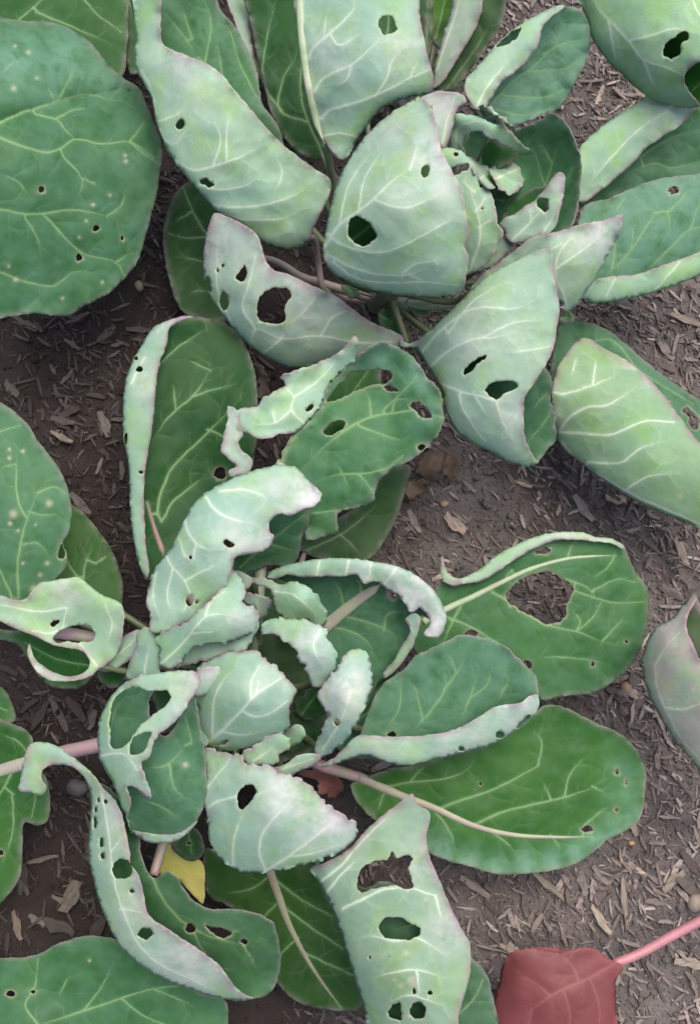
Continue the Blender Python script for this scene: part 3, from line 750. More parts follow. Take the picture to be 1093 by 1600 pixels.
leaf('F', [(900,-20,20),(950,90,20),(1070,165,21),(1110,90,27),(1110,-20,28),(1010,50,25)],
 [dict(o=F+" 1130,150 1130,30 1000,10", f=[(F,-2.0,60)], v=["1075,150 1093,130 1120,125"], ew=3),
  dict(s='U', o=F+" 1088,157 1073,138 1069,118 1085,100 1130,80 1130,-30", f=[(F,2.2,60)],
   h=["1035,80 1038,70 1055,57 1068,48 1075,52 1073,62 1064,70 1062,85 1050,91 1038,88"],
   v=[(3.4,"918,-20 935,15 960,40 985,68 1005,93 1040,105 1070,120"),(2.6,"985,62 1020,55 1050,45 1093,55"),(2.4,"950,32 955,60 962,95"),(2.4,"1005,95 1013,115 1022,135"),"1075,-20 1090,20 1110,40"])], base=(930,-25), stem_z=15, tint=(.85,1.0,.72,0))
F = "903,238 920,215 950,190 1000,157 1016,147"
leaf('B', [(905,240,17),(1015,150,18),(1085,170,18),(1100,280,14),(940,300,14)],
 [dict(o=F+" 1050,160 1085,165 1130,150 1130,300 1040,285 985,298 950,310 912,325 895,310", f=[(F,-1.6,50)], v=["970,275 1020,255 1050,262 1110,245","1000,245 1050,215 1100,200"], ew=3),
  dict(s='U', o=F+" 1050,165 1085,168 1062,195 1045,207 1010,230 985,258 960,280 935,300 908,318 896,300", f=[(F,1.5,50)], v=["910,300 950,250 1000,200 1040,175"], pk=["1040,180,40,.4"])],
 base=(900,300), bloom=0.5, tint=(.95,1.03,.88,0), stem_z=14)
F = "905,463 920,471 935,473 960,470 1000,462 1040,450 1080,435 1130,408"
leaf('B', [(910,330,20),(1060,275,21),(1110,280,21),(900,440,18),(1000,465,16),(1110,420,16),(1020,370,20)],
 [dict(o="912,322 950,310 985,295 1020,281 1060,275 1130,275 1130,408 1080,435 1040,450 1000,462 960,470 935,473 920,471 905,463 880,425 898,370", f=[(F,-1.0,40)], h=["1052,297,9,7"],
   v=[(3.6,"935,440 978,400 1005,360 1022,333 1027,305"),(3.6,"990,440 1033,400 1077,359 1100,354 1130,350"),(2.4,"1022,333 1042,332 1044,366"),"1042,332 1065,310 1075,290","1077,359 1090,320 1093,300","955,420 960,380 950,350","985,390 990,350","960,330 975,310"], ew=3),
  dict(s='U', o=F+" 1130,382 1075,400 1040,412 995,428 955,432 920,438 900,440", f=[(F,.9,30)], v=["960,435 945,465","1060,410 1020,455"], ew=3)],
 base=(895,430), bloom=0.9, tint=(1.08,1.12,.92,0), stem_z=15)
F = "868,672 876,695 910,725 950,755 990,780 1030,800 1070,815 1130,838"
leaf('B', [(865,620,15),(875,690,12),(910,510,14),(1100,640,14),(1100,820,12),(980,640,17),(1090,700,17)],
 [dict(o=F+" 1130,640 1093,625 1050,596 1010,566 980,540 945,513 910,501 876,505 862,560 858,620", f=[(F,-1.6,60)], dz=-.6,
   h=["1066,640 1072,637 1085,645 1091,655 1090,668 1082,670 1075,662 1076,652 1066,645","1043,629,2.5,2.5"], ew=3, v=["880,560 950,530 1000,580 1080,630"]),
  dict(s='U', o=F+" 1130,725 1090,690 1060,650 1030,610 1000,580 975,562 945,545 916,528 905,530 882,555 868,580 861,620", f=[(F,2.0,70)],
   v=[(2.8,"860,612 881,615 925,602 965,585"),(3.2,"873,674 889,652 916,636 950,632 996,603"),(3.2,"870,674 910,677 952,679 1007,658 1050,660"),(2.8,"918,722 970,722 1000,700 1040,690"),(4,"866,680 905,722 945,747 1000,778 1093,818"),"970,770 1010,745 1060,740","890,590 900,560","925,602 930,560"], sp=["1062,775,6"], pk=["985,565,20,.8","1015,590,18,.7"], ew=6)],
 base=(866,672), tint=(.6,.72,.42,0), stem_z=10, label='broad arched light green leaf', bloom=0.5)
# ---- plant B head
leaf('B', [(735,455,20),(800,400,24),(960,345,27),(900,470,22),(870,420,25)],
 [dict(s='U', o="735,458 752,430 790,402 830,372 870,362 905,350 935,346 970,335 973,343 962,375 945,405 925,440 900,475 885,487 872,480 850,470 800,460", f=[("962,375 945,405 925,440 900,475 885,487",1.8,40)], h=["874,475,5,5"],
   v=[(3,"884,482 880,458 868,436 871,400 890,372"),(2.4,"868,420 910,390 945,362"),"800,420 850,395 900,370","820,440 860,430"], pk=["945,355,40,.9","910,380,40,.5"], jag=1.2)], base=(745,452), tint=(1,1,.95,0), stem_z=13)
F = "652,545 668,572 682,592 690,612 697,640 710,668 735,690 770,708 800,723 825,728 840,722"
leaf('B', [(640,535,15),(690,620,20),(860,390,29),(870,500,27),(840,715,19),(740,480,25.5),(760,600,24),(660,525,18)],
 [dict(o=F+" 855,702 867,690 866,650 860,625 862,600 858,582 830,560 760,540", f=[(F,-2.4,60)], v=["815,700 850,660 862,640","830,640 855,612"], ew=4, jag=1.4),
  dict(s='U', o=F+" 835,715 822,690 817,650 820,620 840,590 862,550 870,510 873,475 868,445 863,410 860,388 830,395 790,415 755,436 720,470 690,500 662,525 640,537 625,530 622,540", f=[(F,2.0,70),("830,395 790,415 755,436 720,470 690,500 662,525",1.2,50)],
   h=["723,583 730,572 745,560 758,555 760,558 745,568 735,580 725,585","757,610 765,600 785,595 805,596 808,605 790,613 778,624 765,621"], sp=["765,558,4"],
   v=[(4,"632,537 655,565 673,590 720,612 755,620 778,628"),(3,"668,578 690,556 715,540 745,529 765,528 810,520"),(3,"658,552 680,525 706,502 730,486 754,480 805,482 845,465"),(2.6,"717,616 722,635 732,652 745,675 757,689"),(2.4,"775,627 785,660 800,690"),(2.4,"790,552 840,545 862,540"),"700,520 740,470 790,440","754,528 800,505 850,500","740,615 760,650","680,605 700,640 720,675"], pk=["810,650,45,.5","740,520,50,.35"])],
 base=(636,536), stem_z=12, tint=(1.0,1.0,.95,0), label='broad waxy leaf with two bite holes', bloom=0.35)
leaf('B', [(760,210,22),(880,190,27),(905,300,27),(880,360,26),(780,330,20),(830,270,20.5)],
 [dict(o="720,235 745,200 800,203 842,188 862,176 882,190 893,210 907,250 905,300 897,345 880,362 830,375 785,360 760,330 740,280", v=[(3,"800,350 845,300 862,255 875,215"),(2.4,"780,330 795,280 800,245"),(2.4,"770,310 775,270"),(2.4,"860,330 880,290 895,260"),"850,290 835,240 820,215","862,255 845,225"], lip=.8, ew=4, jag=1.3)], base=(790,345), bloom=0.4, tint=(.92,1,.92,0), stem_z=16)
leaf('B', [(780,350,25),(875,270,30),(860,360,27)],
 [dict(o="785,350 790,325 825,297 856,288 872,270 850,330", dz=-2.2, ew=3), dict(s='U', o="780,348 795,338 830,316 850,296 872,268 882,275 880,300 872,340 862,362 840,372 815,378 795,378 786,362", h=["839,315 845,310 855,312 857,325 850,331 842,325"], jag=1.3, pk=["870,285,30,.7","840,300,30,.4"], v=["800,375 830,345 860,310","830,345 828,330","845,370 865,335"])], base=(800,372), tint=(.95,1,1,0), stem_z=17)
leaf('B', [(655,155,30),(725,150,29),(690,230,27)],
 [dict(s='U', o="640,160 655,154 680,143 705,143 725,150 727,160 716,168 710,185 705,205 692,235 675,215", h=["671,169,4,4"], pk=["700,160,40,.9"], v=["690,225 700,180 710,150"])], base=(685,222), tint=(1,1,1,.05), stem_z=17)
leaf('B', [(700,220,24),(720,180,28),(780,195,29),(820,236,29)],
 [dict(s='U', o="700,228 704,200 710,180 730,179 752,184 775,196 784,185 788,198 800,208 812,222 826,236 810,238 790,230 766,217 745,206 731,210 723,224 727,240 712,240", f=[("704,200 710,180 730,179 752,184 775,196",1.2,22)], jag=1.4, ew=3, v=["712,235 716,200 740,190"])], base=(712,236), tint=(1,1.08,.95,0), stem_z=17)
leaf('B', [(725,215,21),(790,230,22),(760,275,20)],
 [dict(o="715,215 745,203 782,222 808,236 802,252 780,264 765,282 745,275 728,250", jag=1.3)], base=(745,270), tint=(.55,.65,.6,0), stem_z=15)
leaf('B', [(690,240,28),(745,270,27),(780,360,27),(740,420,23)],
 [dict(s='U', o="680,238 705,231 725,240 738,254 752,275 766,300 775,330 778,350 786,362 776,385 762,410 742,425 725,430 715,380 712,300", h=["701,264 715,259 730,256 730,264 716,271 703,272","712,241,5,4","750,290,3,3","752,326,2,2"],
   f=[("680,238 705,231 725,240 738,254",1.0,25)], v=[(2.6,"735,420 750,370 745,330 735,300"),"748,355 765,345","742,330 758,310","740,300 725,285"], jag=1.4, ew=3)], base=(735,420), tint=(1,1.06,.95,0), stem_z=15)
leaf('B', [(780,370,24),(760,415,22),(800,385,24)],
 [dict(s='U', o="768,395 778,372 790,370 802,384 790,398 762,418 742,426 745,410", jag=1.2)], base=(752,416), tint=(.95,1,1,0), stem_z=14)
for ol, z, tn in (("748,166 762,165 778,176 792,188 803,203 786,206 768,198 755,186",[(750,170,27),(800,203,28),(775,185,28.5)],(1,1.05,.95,0)),("732,246 750,254 768,268 776,290 762,296 744,282",[(735,250,25),(776,290,24.5),(752,272,26.5)],(.95,1.05,.95,0)),("766,262 790,252 812,262 818,284 800,304 782,296 770,282",[(770,265,23),(815,285,23),(790,275,25)],(.85,1,.9,0)),("690,246 706,250 716,262 708,282 698,290 690,270",[(692,250,27),(716,265,27),(700,288,25)],(1,1.06,.98,0))):
    q = parse(ol); c = q.mean(0)
    leaf('B', z, [dict(s='U', o=ol, jag=2.4, wave=.8, v=["%d,%d %d,%d" % (q[-1][0], q[-1][1], q[2][0], q[2][1])])], base=(c[0], c[1]), stem_z=15, tint=tn, name='young_leaf', petr=(.0015, .0025), rough=.5)
FT = "505,395 510,360 518,320 527,285 545,250 570,215 600,185 630,165 655,153"
leaf('B', [(508,390,25),(560,240,29),(655,155,33),(690,235,33),(730,350,31),(725,450,27),(600,455,23),(620,320,32)],
 [dict(o=FT+" 672,190 690,260 690,350 680,420 640,440 580,430 530,415 512,405", f=[(FT,-2.4,60)], v=[(3,"520,400 580,350 640,300")]),
  dict(s='U', o=FT+" 672,165 682,200 690,235 705,265 722,300 730,350 733,372 725,385 732,400 728,430 720,455 690,462 650,462 610,458 570,448 535,435 515,420",
   f=[(FT,2.2,80),("515,420 535,435 570,448 610,458 650,462 690,462 720,455",2.0,60)],
   h=["545,345 555,338 568,342 582,355 588,368 580,378 569,385 555,380 545,370 543,355","658,268 661,260 668,258 671,265 667,276 660,277"],
   sp=["631,180,3.5","628,188,3","618,198,3.5","615,205,3","672,302,3","628,442,4"],
   v=[(3.6,"506,388 530,352 560,330 585,310 610,285 640,265 662,255"),(3,"585,311 610,322 640,323 665,314 685,308"),(3.2,"513,366 530,380 570,392 605,392 640,378 682,355"),(3,"510,396 545,415 590,428 640,428 690,410"),(2.4,"628,426 650,412 680,408"),(2.6,"520,410 560,435 620,442 660,440 715,446"),"560,330 570,280 600,230","530,350 545,290 580,235","640,265 655,220","640,428 660,440","682,355 710,340"],
   pk=["680,245,40,.75","690,290,30,.5","600,200,45,.3","640,310,40,.3"], ew=5, wave=.2)],
 base=(512,392), stem_z=12, tint=(1.04,1.04,.98,0), label='large dome shaped outer leaf')
# buds of young leaves on the stem of plant B
for ol, z, tn in (("632,470 650,464 665,475 671,490 660,496 642,487",11,(.75,.85,.8,0)),("590,492 600,480 612,482 620,495 632,512 627,532 602,527",10.5,(1.1,1.1,1.1,0)),("872,500 885,485 895,490 896,501 880,506",17,(1,1,1,0)),("532,445 555,449 562,460 545,466",10,(.8,.9,.85,0))):
    q = parse(ol); c = q.mean(0)
    leaf('B', [(c[0],c[1],z)], [dict(o=ol, v=["%d,%d %d,%d" % (q[0][0],q[0][1],c[0],c[1])])], base=(c[0]+3,c[1]-2), stem_z=9, tint=tn, name='young_leaf', petr=(.0015,.002))
# bare stalk of plant B seen through the gap
tube('leaf_stalk', [W(600,470,9.5/100)-PLANTS['B']['org'], W(660,478,11/100)-PLANTS['B']['org'], W(730,470,13/100)-PLANTS['B']['org'], W(800,455,15/100)-PLANTS['B']['org']], (.009,.0075,.006,.004), M_PETG, PLANTS['B']['o'])

# ---- plant A, outer leaves
F = "262,501 240,512 225,535 205,570 196,600 193,640 193,680 200,720 203,760 205,810 212,860 228,905"
leaf('A', [(260,505,16),(195,650,16),(228,900,14),(400,640,15),(350,500,14),(330,770,12),(290,650,14)],
 [dict(o=F+" 255,900 300,830 350,780 385,745 398,710 402,680 403,640 400,590 390,555 370,520 345,501 320,497 290,494", f=[(F,-1.4,55)],
   h=["333,738 342,730 352,735 350,746 338,747"],
   v=[(2.8,"232,592 250,570 275,545 312,520 325,512"),(3.2,"236,692 265,650 300,620 322,590 332,562"),(3.2,"246,802 250,775 270,730 310,690 350,650 385,615"),(2.8,"253,815 270,785 300,760 330,735"),"275,640 270,600","300,620 330,610 370,600","290,560 330,580","325,670 365,690"], ew=4),
  dict(s='U', o=F+" 233,893 228,850 226,800 226,750 229,720 236,680 241,640 244,600 251,565 261,535 266,512 285,500 302,495 290,494", f=[(F,1.1,32)], h=["218,577,5.5,5","213,560,4,3","197,686,3.5,10","220,738,4,3"], pk=["270,502,30,.7","240,600,40,.4"], ew=4, v=["205,600 225,560"])],
 mid=[(0,"230,785 236,808 245,838 256,868",1.5,6,M_PET)], ribtint=(.75,.68,.62), base=(256,866), petmat=M_PET, petr=(.0045,.0055), stem_z=9, tint=(.55,.66,.6,0))
leaf('A', [(440,720,21),(372,650,24),(480,655,22),(555,530,25),(600,540,24),(690,640,23),(650,715,20),(490,840,17),(560,700,20.5),(560,600,21)],
 [dict(o="438,728 445,700 462,674 478,662 490,648 503,628 510,608 525,590 545,571 558,556 575,545 595,533 615,540 640,552 655,570 668,590 688,612 692,640 694,656 680,685 662,702 640,720 610,735 590,755 583,785 560,795 530,800 525,830 490,843 476,843 480,800 455,760",
   h=["511,627 520,610 537,593 554,580 572,580 590,577 608,581 612,590 602,599 575,603 550,614 527,625","599,605 610,602 621,610 606,612","640,632 655,628 668,640 674,653 660,653 648,642","505,676 515,661 530,656 541,662 530,672 515,680","652,700 658,694 664,697 658,704"],
   v=[(5.5,"440,722 450,695 478,664 500,640 525,630"),(3.8,"470,735 510,695 545,668 580,651 612,646 650,642 690,652"),(2.6,"580,651 577,625 572,612"),(3,"490,752 530,741 565,740 600,733 630,712"),(2.6,"487,802 530,797 560,790"),(2.4,"560,665 600,680 640,692"),"600,640 640,600 655,580","525,720 545,760","612,646 620,625 650,625","560,740 580,765"],
   wave=.7, jag=1.6, ew=4.5, pk=["590,560,40,.9","650,590,40,.9","670,640,30,.8"]),
  dict(s='U', o="385,678 371,668 370,641 400,635 415,618 445,602 438,590 465,577 500,565 535,545 555,525 560,540 558,556 545,571 525,590 510,608 503,628 490,648 478,662 462,674 440,678 410,686", f=[("558,556 545,571 525,590 510,608 503,628 490,648 478,662 462,674",.6,40)],
   h=["476,641 487,631 490,635 480,644"], v=[(2.6,"478,664 455,640 458,620 440,600"),"455,640 430,660 400,665","458,620 490,600 520,570","430,660 425,640"], jag=1.6, wave=.7, ew=4),
  dict(s='U', o="371,641 357,634 354,660 349,682 345,705 358,717 369,728 358,735 360,745 378,743 392,735 394,718 378,704 373,690 381,676 374,658", f=[("371,641 368,660 373,678",.8,14)], dz=.2, jag=1.4, pk=["355,680,40,.6","380,735,25,.5"])],
 pet="440,722,20.6 428,745,19 415,790,16", petr=(.0055,.006,.0065,.007), stem_z=15, tint=(1.1,1.15,1.1,0), rough=.35, label='ragged leaf with a large torn hole', bloom=0.3)
leaf('A', [(500,640,15),(560,580,16),(600,620,15),(540,690,14)], [dict(o="480,690 492,640 508,600 540,566 575,560 594,574 597,600 620,640 600,690 540,710", v=[(2.6,"490,690 540,630 580,570"),"530,640 570,650"])], base=(488,690), tint=(.75,.85,.7,0), stem_z=10)
leaf('A', [(560,800,6),(640,740,7),(480,860,7),(590,860,5)],
 [dict(o="640,728 634,765 618,810 602,842 578,872 540,884 500,874 465,855 478,825 520,815 565,780 600,735", v=["480,860 540,830 600,780","530,835 560,860"])], base=(478,858), stem_z=6, tint=(.75,.75,.68,.12), petmat=M_PET)
leaf('A', [(490,790,21),(370,890,17),(460,870,17)],
 [dict(o="503,784 487,795 483,820 471,840 466,870 450,887 420,884 382,897 358,884 375,850 415,800 460,788", v=["375,885 430,840 480,800","420,850 455,860"], jag=1.2)], base=(378,886), bloom=0.35, stem_z=11, tint=(.75,.85,.8,0))
FT = "232,920 245,885 265,860 285,820 300,790 330,765 370,745 410,732 440,727 465,733 485,755"
leaf('A', [(240,980,23),(240,890,25),(300,800,28),(440,730,28),(500,775,27),(420,850,26),(340,930,25),(330,850,29)],
 [dict(s='U', o=FT+" 502,772 495,787 475,797 455,805 440,803 425,810 420,830 427,838 420,855 395,865 370,870 362,890 350,920 330,945 310,965 290,975 265,986 245,989 234,985 235,960 229,945",
   f=[(FT,2.2,65)], h=["348,850 354,843 364,848 366,852 357,855","291,943 293,932 300,930 301,942 297,948","308,940,3,3","298,871,3,3"],
   v=[(3,"289,803 293,827 307,849 325,858 345,860"),(3.2,"254,850 267,882 289,907 295,922 299,933"),(3,"322,776 335,795 355,808 400,820"),(2.6,"345,768 375,765 405,772 425,790"),(2.4,"270,890 262,930 268,960"),(2.4,"245,895 240,930 250,970"),"289,907 320,890 345,880","307,849 300,880","290,870 280,840","299,933 285,955"],
   pk=["480,775,40,.9","420,840,35,.8","380,850,40,.6","440,780,40,.5"], sp=["355,769,3","296,871,4"], ew=5, jag=1.3, wave=.5)],
 base=(246,975), stem_z=12, tint=(.93,1.0,1.04,0), label='large arching pale blue green leaf')
# leaf with the long rolled margin right of the head
F = "420,896 440,886 470,878 505,873 545,873 580,877 620,885 650,900 675,920 690,945 697,965"
leaf('A', [(425,895,21),(560,875,24),(690,950,22),(650,980,20),(590,1065,17),(510,975,18.5),(590,960,20)],
 [dict(o=F+" 690,975 672,968 657,962 653,985 641,1010 622,1040 602,1060 586,1072 572,1105 540,1135 500,1120 475,1050 462,960 455,915", f=[(F,-1.8,45)],
   h=["605,928 612,920 622,930 613,938"], v=[(2.8,"514,980 540,984 570,1000 590,1030"),(3,"528,962 560,968 595,980 628,998"),(2.6,"537,950 532,925 520,903"),(2.6,"562,935 563,915 555,898"),"600,985 605,960 640,955"], ew=3),
  dict(s='U', o=F+" 692,985 680,996 662,992 664,986 672,975 668,960 655,950 641,956 632,945 622,930 605,920 585,908 570,912 555,898 530,901 505,900 480,901 450,899 432,904 418,902", f=[(F,1.2,30)], pk=["650,930,50,.9","680,970,40,.9","590,890,40,.5"], v=["545,876 540,898","620,886 600,912","500,876 495,898","580,878 575,905"], jag=1.4, ew=3),
  dict(s='U', o="633,968 645,957 656,964 653,988 641,1016 623,1042 601,1060 598,1052 616,1030 630,1005 641,985", dz=.7, ew=3, jag=1)],
 mid=[(0,"505,980 535,955 565,932 594,913",12,8,M_RIB_P)], base=(508,980), bloom=0.45, stem_z=11, tint=(.78,.88,.86,0))
F = "690,905 720,903 745,893 770,872 810,849 850,835 880,831 910,833 928,839 950,841 972,852"
leaf('A', [(680,970,13),(740,900,14),(880,835,15),(1010,940,12),(980,1050,10),(850,1090,10),(850,960,13),(660,1010,12)],
 [dict(o="640,1000 655,965 672,945 690,905 720,903 745,893 770,872 810,849 850,835 880,831 910,833 928,839 950,841 972,852 990,890 1010,920 1013,950 1005,1000 985,1040 950,1070 920,1084 870,1089 846,1094 830,1060 780,1020 700,1020 655,1025", f=[(F,-.7,28)],
   h=["790,935 800,915 830,897 855,892 880,905 895,920 885,945 884,960 875,970 855,975 835,965 810,952","835,862 845,855 862,856 858,864 845,866","724,988 740,985 746,993 730,995","818,1033 828,1034 830,1044 823,1046","979,1002,3,3","925,1038,3,4"],
   v=[(3.2,"768,925 790,937 825,961 855,977 900,987 940,1002 985,1010"),(2.8,"700,965 740,982 780,1010 800,1035"),(3,"720,945 700,985 690,1010"),(2.6,"895,922 930,935 965,942 1005,940"),(2.4,"885,905 920,920 930,935"),(2.6,"830,1030 870,1026 910,1030 950,1036"),"900,987 925,965 940,940","885,872 895,850 910,838","960,868 945,890 920,905","930,920 965,905 990,910","800,890 790,905 805,912","900,987 905,970 895,955","940,1002 960,980 975,960"], ew=4),
  dict(s='U', o=F+" 976,859 955,850 925,846 905,844 870,844 838,855 800,877 772,896 747,909 725,912 702,914", f=[(F,.6,16)], ew=3, pk=["900,838,40,.5"]),
  dict(s='U', o="690,868 694,884 702,898 722,908 712,916 696,912 688,895", dz=.6, jag=.8)],
 mid=[(0,"660,972 695,952 740,931 780,911 830,888 885,873 925,869 962,868",6,1.8)], base=(662,975), stem_z=10, tint=(1.1,1.08,.9,0), petmat=M_PET, label='broad green leaf with one big hole', bloom=0.2)
F = "500,1199 540,1188 570,1180 610,1193 640,1196 680,1186 720,1176 760,1165 790,1150 820,1130 838,1110 841,1087"
leaf('A', [(505,1197,18),(590,1090,19),(650,1030,21),(770,1000,22),(838,1080,21),(780,1150,18),(640,1190,17),(700,1090,19.5)],
 [dict(o="841,1087 840,1072 835,1055 810,1030 780,1004 750,995 720,993 690,1005 650,1025 630,1045 600,1068 585,1090 570,1125 560,1160 570,1180 610,1193 640,1196 680,1186 720,1176 760,1165 790,1150 820,1130 838,1110", f=[(F,-1.0,40)],
   h=["605,1148 614,1143 619,1149 610,1152"], v=[(2.6,"600,1142 622,1110 627,1060"),(3.2,"632,1151 660,1125 680,1100 695,1075 692,1030"),(2.6,"693,1077 713,1052 726,1025"),(3,"717,1129 730,1100 738,1078 749,1052"),(2.6,"776,1097 785,1080 798,1061"),"660,1125 650,1080 640,1060","735,1090 760,1070 770,1040","713,1052 700,1020"], ew=4, jag=1.1),
  dict(s='U', o=F+" 828,1087 814,1097 795,1100 770,1105 755,1115 730,1130 700,1143 670,1148 630,1151 590,1150 558,1150 525,1180", f=[(F,1.4,40)], h=["812,1129 818,1122 828,1117 826,1127 815,1137 806,1137","780,1148,7,6","720,1170,5,4"], pk=["810,1105,35,.8","720,1155,50,.5","600,1170,40,.3"], ew=4)],
 base=(600,1150), stem_z=13, tint=(.98,1.04,1.0,0), label='cupped leaf with a pale rolled lower margin', bloom=0.62)
F = "1006,1240 1000,1276 980,1296 950,1311 920,1336 890,1353 830,1364 780,1366 740,1356 676,1336"
leaf('A', [(560,1240,8),(700,1185,9),(860,1105,9.5),(1005,1210,8),(840,1360,7),(660,1320,7.5),(780,1250,9)],
 [dict(o="548,1228 570,1215 605,1203 650,1195 700,1180 760,1160 830,1118 850,1103 880,1105 920,1125 955,1140 980,1155 1000,1185 1008,1205 1006,1240 1000,1276 980,1296 950,1311 920,1336 890,1353 830,1364 780,1366 740,1356 676,1336 645,1310 600,1290 565,1262", pk=['690,1328,26,.9','730,1345,24,.9','775,1352,24,.9','820,1352,24,.9','865,1346,24,.9','900,1332,22,.9','930,1313,22,.9','965,1293,24,.8','985,1270,24,.7','975,1240,30,.5','980,1200,30,.4'], lip=.6, lipw=14,
   h=["915,1296,9,5.5","963,1265,3,4","750,1225,2.5,2.5","963,1206,3,5","978,1222,2,4"],
   v=[(3.4,"690,1262 720,1250 758,1238 800,1219 840,1196"),(3.4,"742,1288 780,1270 825,1258 880,1246 925,1229 955,1205"),(2.8,"600,1230 640,1222 690,1218 725,1205 750,1180"),(2.8,"760,1295 785,1312 805,1333"),(2.8,"675,1262 700,1295 713,1327"),(2.4,"911,1290 935,1270 955,1255"),"860,1306 875,1325","840,1196 845,1160 835,1140","880,1246 890,1210 915,1180","925,1229 940,1235","640,1222 660,1200","860,1250 850,1225","600,1240 590,1265"], ew=4)],
 mid=[(0,"556,1212 620,1240 680,1263 740,1290 800,1304 870,1308 925,1307",8,2,M_RIB_P)], pet="560,1214,8.8 530,1205,9.5 495,1193,10.5", petmat=M_PET, petr=(.0062,.007,.0075,.009), stem_z=9, tint=(1.15,1.12,.85,0), label='broad flat bright green leaf with mauve midrib', ribtint=(.98,.95,.9))
# left-hand leaves of plant A
leaf('A', [(0,630,18),(110,790,17),(50,930,15),(-20,900,17),(40,780,18.5)],
 [dict(o="-30,612 0,628 25,645 45,665 60,690 85,720 105,760 112,790 108,830 98,850 104,862 106,882 92,900 72,915 50,940 -30,940",
   h=["92,864 96,850 102,862 100,872 92,872"],
   v=[(3.2,"30,935 28,880 40,820 60,770 75,745"),(2.8,"43,812 28,780 26,725 30,700"),(2.8,"20,935 0,890 -20,850"),"60,770 85,760 100,770","45,800 75,805 95,800","35,850 60,850 80,870","0,730 26,725","-20,680 30,665"],
   sp=["77,786,6","21,803,7","16,818,4","29,829,3","36,880,3","74,880,4","63,898,4","53,920,6","15,716,3.5","36,705,3.5","15,702,3","56,820,2"])],
 base=(30,935), stem_z=13, tint=(.95,1.02,.98,0), label='smooth green leaf flecked with white spots', bloom=0.35)
leaf('A', [(115,790,8),(190,920,8),(100,900,9)],
 [dict(o="70,770 115,790 135,805 155,830 175,860 190,900 192,925 186,948 120,930 75,900 60,830", v=[(2.6,"130,935 132,890 145,850"),"150,880 165,870","120,900 100,870"])], base=(140,925), stem_z=8, tint=(.85,.85,.55,0))
leaf('A', [(0,985,13),(60,1060,12),(150,1040,15),(60,990,15)],
 [dict(o="-30,975 10,985 40,985 90,1000 140,1015 155,1040 132,1070 110,1077 75,1070 50,1042 30,1010 0,1000 -30,1005", v=["140,1040 90,1030 40,1005"])], base=(145,1035), stem_z=14, tint=(.95,1,.7,0))
F = "-30,958 0,962 20,980 50,992"
leaf('A', [(0,935,20),(130,905,22),(195,955,21),(150,1045,18),(100,1010,17.5),(0,965,19),(45,1010,19.5),(100,1058,19.5)],
 [dict(s='U', o="-30,928 0,930 20,937 40,935 60,912 75,908 100,905 125,903 140,915 160,930 185,940 195,955 193,980 188,1010 175,1030 152,1048 140,1058 115,1064 78,1062 56,1047 43,1022 46,1007 56,1030 72,1044 100,1056 128,1053 140,1042 138,1028 128,1018 105,1012 85,1008 50,992 20,980 0,970 -30,962",
   h=["84,996 95,986 115,979 140,978 148,988 146,1000 130,1003 110,1003 90,1003","78,973 86,968 93,970 90,977 80,978"], v=[(2.6,"152,1040 120,1000 100,980 105,950"),"105,950 60,955 0,945","165,1010 175,975 165,945","92,985 75,990 50,985"], pk=["110,920,25,.7","60,1040,25,.6"], ew=6, sp=["90,928,5"], f=[("60,912 75,908 100,905 125,903 140,915 160,930 185,940 195,955",.9,25)])],
 base=(152,1040), stem_z=15, tint=(.98,1.02,.82,0), label='curled leaf with a chewed window and pink rim')
tube('leaf_stalk', [W(70,988,.155)-PLANTS['A']['org'], W(120,992,.16)-PLANTS['A']['org'], W(190,1010,.155)-PLANTS['A']['org'], W(260,1040,.15)-PLANTS['A']['org'], W(350,1075,.14)-PLANTS['A']['org']], (.008,.0075,.007,.007,.007), M_PET, PLANTS['A']['o'])
leaf('A', [(150,1045,17),(215,985,19),(210,1030,18)], [dict(s='U', o="150,1045 160,1020 185,1000 215,983 222,995 216,1012 205,1030 170,1049", v=["155,1042 185,1022 215,995"])], base=(205,1020), stem_z=11, tint=(.9,1,1,0))
leaf('A', [(225,985,22),(245,1050,21),(205,1050,19)], [dict(s='U', o="214,990 225,980 235,982 246,1000 251,1040 247,1058 215,1062 198,1060 204,1032 214,1008", f=[("235,982 246,1000 251,1040 247,1058",1.2,20)], v=["225,1058 232,1010"])], base=(225,1055), stem_z=12, tint=(.88,.98,1,0))
leaf('A', [(170,1060,14),(190,1050,14),(180,1075,13)], [dict(o="153,1050 190,1043 197,1066 176,1076 160,1068")], base=(190,1058), stem_z=13, tint=(.95,1,.85,0), name='young_leaf')
leaf('D', [(0,1080,9),(20,1120,8),(-30,1110,10)], [dict(o="-40,1060 5,1075 20,1100 24,1125 10,1132 -40,1130", v=["-30,1090 10,1110"])], base=(-35,1100), tint=(.9,1,.9,0))
leaf('A', [(0,1140,9),(70,1220,9),(0,1400,7),(-30,1250,8),(40,1290,8)],
 [dict(o="-30,1115 10,1128 40,1140 52,1160 48,1185 60,1205 72,1215 79,1260 75,1282 60,1290 38,1286 36,1320 31,1370 10,1402 -30,1430", h=["2,1333,5,4"], v=[(2.6,"20,1205 0,1240 -20,1270"),"40,1200 55,1240 50,1275","0,1145 30,1160 45,1180","20,1240 20,1300 0,1360"])],
 mid=[(0,"48,1190 20,1198 0,1204 -30,1211",11,9,M_RIB_P)], pet="44,1191,9.3 100,1176,9.8 155,1164,10.2", petr=(.0085,.009,.0095,.011), petmat=M_PET, stem_z=9, tint=(1.0,.98,.75,0), label='lobed dull green leaf on a thick mauve stalk')
